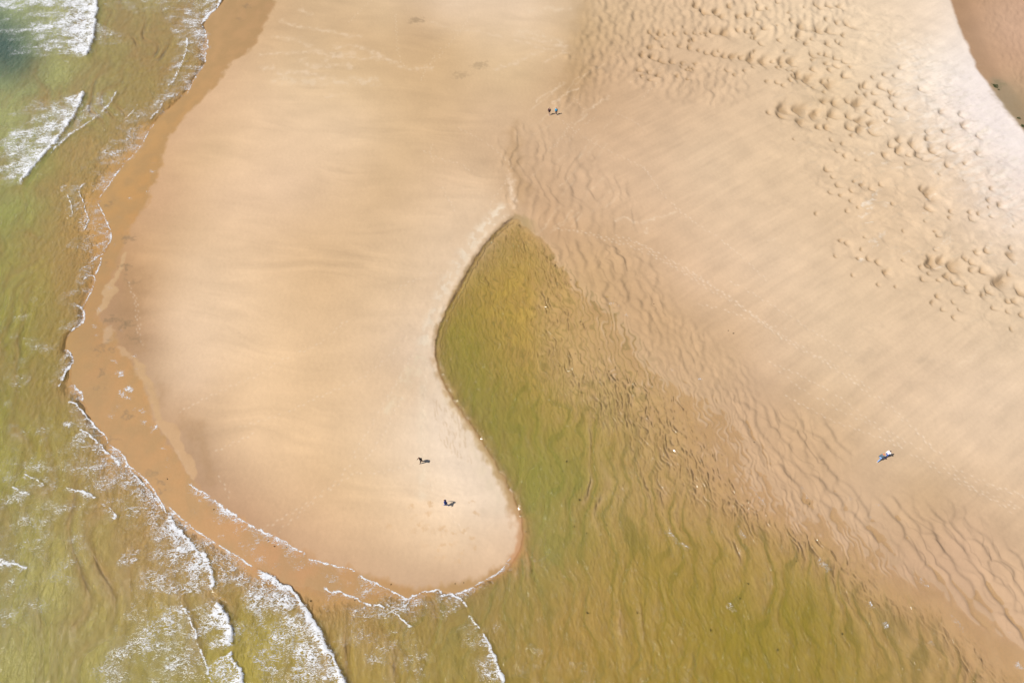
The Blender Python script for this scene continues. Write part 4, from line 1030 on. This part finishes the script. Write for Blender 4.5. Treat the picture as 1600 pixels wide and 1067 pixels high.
r2 = Fm.math('ABSOLUTE', Fm.math('SUBTRACT', l2.outputs[0], .5))
pat = Fm.math('MINIMUM', Fm.math('MULTIPLY', r1, 8.0), Fm.math('MULTIPLY', r2, 7.0))
pat = Fm.math('ADD', pat, Fm.math('MULTIPLY', Fm.math('SUBTRACT', fn.outputs[0], .5), 1.25))
pat = Fm.math('ADD', pat, Fm.math('MULTIPLY', Fm.math('SUBTRACT', fl.outputs[0], .5), 1.0))
pat = Fm.math('ADD', pat, .10)
al = Fm.math('SUBTRACT', fa.outputs['Fac'], pat)
al = Fm.math('MULTIPLY', al, 2.4, clamp=True)
al = Fm.math('MULTIPLY', al, .92)
fb = Fm.n('ShaderNodeBump', Strength=.6, Distance=.25, Height=fn.outputs[0])
fd = Fm.n('ShaderNodeBsdfDiffuse', Color=(.62, .62, .63, 1), Normal=fb.outputs[0])
ft = Fm.n('ShaderNodeBsdfTransparent')
fm_ = Fm.n('ShaderNodeMixShader', Fac=al)
Fm.t.links.new(ft.outputs[0], fm_.inputs[1])
Fm.t.links.new(fd.outputs[0], fm_.inputs[2])
Fm.n('ShaderNodeOutputMaterial', Surface=fm_.outputs[0])
fz = np.maximum(wz, land_top) + .02 + .10 * np.clip(foam - .6, 0, 1) * np.clip(fbm(X / .5, Y / .5, 600, 2) + .6, 0, 1.5)
keep_f = (foam > .12)
# over the swash the foam follows the lifted sand
blend = (land_top > wz)[..., None] if False else (land_top > wz)
fo = grid_mesh('sea_foam', np.where(blend, PX, X), np.where(blend, PY, Y), fz, keep_f, {'foam': foam})
fo.data.materials.append(Fm.m)
tag(fo, kind='stuff')


# ---------------------------------------------------------------- people
def plain(name, rgb, rough=.8):
    m = NT(name)
    ge = m.n('ShaderNodeNewGeometry')
    nz = m.n('ShaderNodeTexNoise', Vector=ge.outputs['Position'], Scale=22.0, Detail=3.0)
    mm = m.math('ADD', m.math('MULTIPLY', nz.outputs[0], .3), .85)
    v = m.n('ShaderNodeVectorMath', _operation='SCALE', i0=tuple(rgb), Scale=mm)
    b_ = m.n('ShaderNodeBsdfPrincipled', Base__Color=v.outputs[0], Roughness=rough)
    b_.inputs['Specular IOR Level'].default_value = .2
    m.n('ShaderNodeOutputMaterial', Surface=b_.outputs[0])
    return m.m


MAT = {}


def mat(name, rgb, rough=.85):
    if name not in MAT:
        MAT[name] = plain(name, rgb, rough)
    return MAT[name]


def skin_obj(name, chains, m, parent, levels=1):
    """chains: lists of (point, radius); a chain whose first point is an index tuple starts on an existing joint"""
    verts, edges, rad, key = [], [], [], {}
    for ch in chains:
        prev = None
        for p, r_ in ch:
            k_ = tuple(round(c, 4) for c in p)
            if k_ not in key:
                key[k_] = len(verts)
                verts.append(p)
                rad.append(r_)
            cur = key[k_]
            if prev is not None and prev != cur:
                edges.append((prev, cur))
            prev = cur
    me = bpy.data.meshes.new(name + '_cage')
    me.from_pydata([tuple(v) for v in verts], edges, [])
    ob = bpy.data.objects.new(name + '_cage', me)
    col_main.objects.link(ob)
    ob.modifiers.new('skin', 'SKIN')
    sk = me.skin_vertices[0].data
    for i_, r_ in enumerate(rad):
        rr_ = r_ if isinstance(r_, tuple) else (r_, r_)
        sk[i_].radius = rr_
        sk[i_].use_root = (i_ == 0)
    sub = ob.modifiers.new('sub', 'SUBSURF')
    sub.levels = levels
    sub.render_levels = levels
    dg = bpy.context.evaluated_depsgraph_get()
    dg.update()
    ev = ob.evaluated_get(dg)
    me2 = bpy.data.meshes.new_from_object(ev)
    me2.name = name
    bpy.data.objects.remove(ob)
    bpy.data.meshes.remove(me)
    for p_ in me2.polygons:
        p_.use_smooth = True
    me2.materials.clear()
    me2.materials.append(m)
    o2 = bpy.data.objects.new(name, me2)
    col_main.objects.link(o2)
    o2.parent = parent
    return o2


def person(label, pos, face, stride=.25, lean=(0, 0), skin=(.42, .24, .16), top=('black_cloth', (.012, .012, .015)), legs=('jeans', (.05, .1, .26)),
           hair=('dark_hair', (.02, .012, .008)), shoes=('pale_shoes', (.5, .5, .5)), h=1.74, shorts=False, swing=.22, hood=False, extra=None, group='people walking on the sand'):
    """pos: survey point of the feet; face: heading in degrees from +X; lean: forward, side shift of the head in m"""
    gx, gy = g(*pos)
    j = int(np.argmin(np.abs(vs - pos[1])))
    i = int(np.argmin(np.abs(us - pos[0])))
    gz = float(land_top[max(0, j - 1):j + 2, max(0, i - 1):i + 2].mean())
    gx, gy = float(PX[j, i]), float(PY[j, i])
    root = bpy.data.objects.new('person', None)
    root.empty_display_size = .3
    col_main.objects.link(root)
    root.location = (gx, gy, gz)
    root.rotation_euler = (0, 0, math.radians(face))
    k_ = h / 1.74
    root.scale = (k_, k_, k_)
    tag(root, label, 'person', group)
    lf, ls = lean
    V = lambda x_, y_, z_: (x_, y_, z_)

    def up(x_, y_, z_):      # upper-body point with the lean applied
        t_ = (z_ - .92) / .8
        return (x_ + lf * t_, y_ + ls * t_, z_ - .06 * abs(lf) * t_)
    S_, W_ = stride, swing
    pel = (0, 0, .93)
    hipL, hipR = (0, .095, .90), (0, -.095, .90)
    kL, kR = (S_ * .62, .1, .50), (-S_ * .22 + .06, -.1, .49)
    aL, aR = (S_ * .95, .1, .085), (-S_ * 1.0, -.1, .12)
    tL, tR = (S_ * .95 + .17, .11, .035), (-S_ * 1.0 + .16, -.11, .035)
    wst, chs, nck = up(0, 0, 1.08), up(0, 0, 1.34), up(0, 0, 1.47)
    shL, shR = up(0, .185, 1.40), up(0, -.185, 1.40)
    eL, eR = up(-W_ * .5, .25, 1.12), up(W_ * .45, -.25, 1.12)
    wL, wR = up(-W_ * .75 + .08, .24, .88), up(W_ * 1.25, -.22, .92)
    pL, pR = up(-W_ * .75 + .11, .235, .80), up(W_ * 1.25 + .05, -.215, .845)
    hd0, hd1, hd2, hd3 = up(.01, 0, 1.54), up(.02, 0, 1.61), up(.015, 0, 1.67), up(.005, 0, 1.715)
    msk = mat('skin_' + str(int(skin[0] * 100)), skin, .6)
    ch = [[(pel, (.13, .10)), (wst, (.12, .085)), (chs, (.14, .10)), (nck, .055), (hd0, .062), (hd1, (.078, .092)), (hd2, (.076, .09)), (hd3, (.045, .055))],
          [(hd1, (.078, .092)), (up(.115, 0, 1.605), .014)],
          [(hd1, (.078, .092)), (up(.01, .085, 1.61), .016)], [(hd1, (.078, .092)), (up(.01, -.085, 1.61), .016)],
          [(chs, (.14, .10)), (shL, .058), (eL, .042), (wL, .028), (pL, (.036, .02))],
          [(chs, (.14, .10)), (shR, .058), (eR, .042), (wR, .028), (pR, (.036, .02))],
          [(pel, (.13, .10)), (hipL, .085), (kL, .056), (aL, .038), (tL, .03)],
          [(pel, (.13, .10)), (hipR, .085), (kR, .056), (aR, .038), (tR, .03)]]
    for pp, sg_ in ((pL, 1), (pR, -1)):
        for q_, ln in ((-.03, .062), (-.01, .074), (.01, .07), (.03, .055)):
            a1 = (pp[0] + q_, pp[1], pp[2] - .045)
            a2_ = (pp[0] + q_ * 1.1 + .008, pp[1] - sg_ * .012, pp[2] - .045 - ln * .5)
            a3_ = (pp[0] + q_ * 1.1 + .012, pp[1] - sg_ * .03, pp[2] - .045 - ln * .9)
            ch.append([(pp, (.036, .02)), (a1, .009), (a2_, .0085), (a3_, .007)])
        ch.append([(pp, (.036, .02)), (((pp[0] + .045), pp[1] - sg_ * .012, pp[2] - .015), .010), (((pp[0] + .062), pp[1] - sg_ * .022, pp[2] - .05), .008)])
    skin_obj('body', ch, msk, root)
    # jacket or shirt
    mt = mat(*top)
    hem = up(0, 0, .90)
    skin_obj('jacket' if not shorts else 'shirt', [[(hem, (.165, .13)), (wst, (.165, .125)), (chs, (.185, .135)), (nck, (.075, .07))],
                        [(chs, (.185, .135)), (shL, .085), (eL, .062), (wL, .045)], [(chs, (.185, .135)), (shR, .085), (eR, .062), (wR, .045)]], mt, root)
    ml = mat(*legs)
    if shorts:
        mid = lambda a_, b_, t_: tuple(a_[q] * (1 - t_) + b_[q] * t_ for q in range(3))
        skin_obj('shorts', [[(pel, (.15, .12)), (hipL, .11), (mid(hipL, kL, .7), .09)], [(pel, (.15, .12)), (hipR, .11), (mid(hipR, kR, .7), .09)]], ml, root)
    else:
        skin_obj('trousers', [[(pel, (.15, .12)), (hipL, .11), (kL, .078), ((aL[0], aL[1], aL[2] + .03), .058)], [(pel, (.15, .12)), (hipR, .11), (kR, .078), ((aR[0], aR[1], aR[2] + .03), .058)]], ml, root)
    ms = mat(*shoes)
    for a_, t_ in ((aL, tL), (aR, tR)):
        skin_obj('shoe', [[((a_[0] - .05, a_[1], t_[2] + .012), .045), ((a_[0] + .04, a_[1], t_[2] + .018), .05), ((t_[0] + .03, t_[1], t_[2]), .036)]], ms, root)
    mh = mat(*hair)
    skin_obj('hair' if not hood else 'hood', [[(up(-.045, 0, 1.56), (.075, .05)), (up(-.04, 0, 1.63), (.092, .07)), (up(-.015, 0, 1.69), (.088, .085)), (up(.01, 0, 1.735), (.05, .06))]], mh, root)
    for sg_ in (-1, 1):
        skin_obj('eye', [[(up(.098, .032 * sg_, 1.635), .009), (up(.104, .032 * sg_, 1.635), .008)]], mat('eye_dark', (.01, .008, .006), .3), root, 1)
    if extra == 'pack':
        skin_obj('backpack', [[(up(-.19, 0, 1.08), (.13, .09)), (up(-.2, 0, 1.25), (.14, .1)), (up(-.18, 0, 1.40), (.11, .07))]], mat('dark_pack', (.012, .012, .02)), root)
    if extra == 'bag':
        skin_obj('shoulder_bag', [[(up(-.06, .30, .92), (.12, .07)), (up(-.06, .30, 1.06), (.10, .06))]], mat('orange_bag', (.55, .10, .03)), root)
    return root


GP = 'people walking on the sand'
person('person in a dark top and black shorts beside the one in turquoise', (858.6, 180.3), 250, .16, (.02, 0), top=('plum_cloth', (.06, .02, .035)), legs=('black_shorts', (.008, .008, .01)), shorts=True,
       hair=('brown_hair', (.035, .015, .012)), shoes=('pale_shoes', (.6, .56, .55)), skin=(.46, .30, .22), h=1.80, group='pair of walkers at the top of the beach')
person('person in a bright turquoise blue jacket and dark trousers', (869.3, 179.6), 262, .14, (.02, 0), top=('turquoise_cloth', (.01, .34, .62)), legs=('dark_trousers', (.05, .04, .06)),
       hair=('navy_hood', (.006, .02, .07)), shoes=('pale_shoes', (.6, .56, .55)), h=1.72, hood=True, group='pair of walkers at the top of the beach')
person('person in black with brown hair and a dark backpack, leaning forward', (658.6, 722.3), 205, .2, (.22, .06), top=('black_cloth', (.008, .008, .012)), legs=('charcoal_trousers', (.03, .028, .03)),
       hair=('chestnut_hair', (.11, .03, .012)), shoes=('sand_boots', (.3, .22, .16)), h=1.86, swing=.34, extra='pack', group='lone walkers on the spit')
person('person in a blue jacket and jeans walking alone nearest the tip of the spit', (697.6, 789.4), 150, .26, (.2, .0), top=('navy_cloth', (.02, .045, .19)), legs=('grey_blue_jeans', (.10, .14, .24)),
       hair=('dark_hair', (.03, .008, .008)), shoes=('blue_shoes', (.16, .2, .5)), h=1.86, swing=.34, group='lone walkers on the spit')
person('person in a white shirt, blue jeans and dark hair, the right one of the couple', (1383.0, 712.6), 28, .36, (.14, 0), top=('white_cloth', (.78, .76, .78)), legs=('blue_jeans', (.06, .13, .40)),
       hair=('black_hair', (.012, .008, .02)), shoes=('white_shoes', (.75, .75, .8)), h=1.84, swing=.3, group='couple walking on the right-hand sand')
person('person in a grey top with an orange hood and light blue jeans', (1372.6, 717.8), 38, .42, (.2, 0), top=('slate_cloth', (.09, .13, .16)), legs=('light_jeans', (.2, .34, .62)),
       hair=('orange_cloth', (.72, .13, .06)), shoes=('white_shoes', (.75, .75, .8)), h=1.84, swing=.34, hood=True, group='couple walking on the right-hand sand')

# ---------------------------------------------------------------- weed
def weed_mesh(seed, n=26, r=.2):
    rn = random.Random(seed)
    vts, fcs = [], []
    ax = rn.uniform(0, 3.1)
    for q in range(n):
        a0 = rn.uniform(0, 6.28)
        d0 = r * rn.random() ** .8
        x0 = d0 * math.cos(a0) * 1.3
        y0 = d0 * math.sin(a0) * .7
        x0, y0 = x0 * math.cos(ax) - y0 * math.sin(ax), x0 * math.sin(ax) + y0 * math.cos(ax)
        z0 = rn.uniform(0, .06)
        th = rn.uniform(0, 6.28)
        for w_ in range(3):
            L_ = rn.uniform(.06, .12)
            x1, y1, z1 = x0 + L_ * math.cos(th), y0 + L_ * math.sin(th), z0 + rn.uniform(-.01, .03)
            nx, ny = -math.sin(th) * .016, math.cos(th) * .016
            b0 = len(vts)
            vts += [(x0 - nx, y0 - ny, z0), (x0 + nx, y0 + ny, z0), (x1 + nx, y1 + ny, z1), (x1 - nx, y1 - ny, z1), (x0, y0, z0 + .014), (x1, y1, z1 + .014)]
            fcs += [(b0, b0 + 3, b0 + 5, b0 + 4), (b0 + 1, b0 + 4, b0 + 5, b0 + 2), (b0, b0 + 1, b0 + 2, b0 + 3), (b0, b0 + 4, b0 + 1), (b0 + 3, b0 + 2, b0 + 5)]
            x0, y0, z0 = x1, y1, z1
            th += rn.uniform(-.8, .8)
    me = bpy.data.meshes.new('seaweed_clump')
    me.from_pydata(vts, [], fcs)
    me.materials.append(mat('seaweed', (.022, .02, .008), .6))
    return me


WM = [weed_mesh(k_, 20 + 5 * k_) for k_ in range(4)]
WGRN = weed_mesh(9, 40, .3)
WGRN.materials.clear()
WGRN.materials.append(mat('green_weed', (.03, .04, .008), .6))
GROUPS = (
    ('dark seaweed clump drifting in the shallow lagoon between ripples', 'seaweed clumps in the lagoon', WM,
     [(885, 721, 1.5), (861, 728, .7), (880, 736, .8), (905, 780, 1.3), (899, 553, .9), (937, 546, .8), (874, 571, .8), (892, 438, .8), (907, 503, 1.0), (929, 472, .7), (1022, 475, .9),
      (898, 823, .9), (916, 833, 1.0), (947, 819, .8), (822, 830, .8), (831, 891, .8)]),
    ('dark seaweed speck adrift in the olive water off the lagoon mouth', 'seaweed specks off the lagoon mouth', WM,
     [(918, 957, 1.4), (996, 957, 1.1), (1169, 912, 1.1), (1156, 934, 1.0), (1110, 984, 1.3), (1214, 1016, 1.3), (1244, 877, .8), (1316, 990, 1.1)]),
    ('small dark seaweed scrap stranded in the orange swash below the spit', 'seaweed scraps in the swash', WM,
     [(429, 854, 1.0), (420, 844, .8), (448, 855, .7), (486, 938, 1.0), (611, 913, .9), (554, 937, .7), (711, 912, .7), (725, 910, .6), (262, 748, .9), (334, 796, .9)]),
    ('dark seaweed scrap lying in a pool among the emerged ripples', 'seaweed scraps among the emerged ripples', WM, [(1146, 521, 1.2), (1137, 517, .9), (1178, 692, .8)]),
    ('dark green plant tuft in the grey moist hollow behind the white ridge', 'plant tufts behind the ridge', [WGRN],
     [(1553.5, 134.5, 1.6), (1555.5, 136.5, 1.4), (1557.5, 134.3, 1.1), (1560.5, 140.5, .9), (1591, 184.5, 1.4), (1598.5, 197.5, 1.8)]))
rw = random.Random(8)
for lab, grp, meshes, spots in GROUPS:
    for q, (u_, v_, s_) in enumerate(spots):
        j, i = int(np.argmin(np.abs(vs - v_))), int(np.argmin(np.abs(us - u_)))
        o_ = bpy.data.objects.new('seaweed_clump' if 'plant' not in lab else 'plant_tuft', meshes[q % len(meshes)])
        col_main.objects.link(o_)
        zt = max(float(land_top[j, i]), float(wz[j, i]) if land_top[j, i] < wz[j, i] else -9)
        sx, sy = (PX[j, i], PY[j, i]) if land_top[j, i] >= wz[j, i] else (X[j, i], Y[j, i])
        o_.location = (float(sx), float(sy), zt - .005)
        o_.rotation_euler = (0, 0, rw.uniform(0, 6.28))
        o_.scale = (s_ * (.4 if 'plant' not in lab else .8),) * 3
        tag(o_, lab, 'seaweed' if 'plant' not in lab else 'plant', grp)
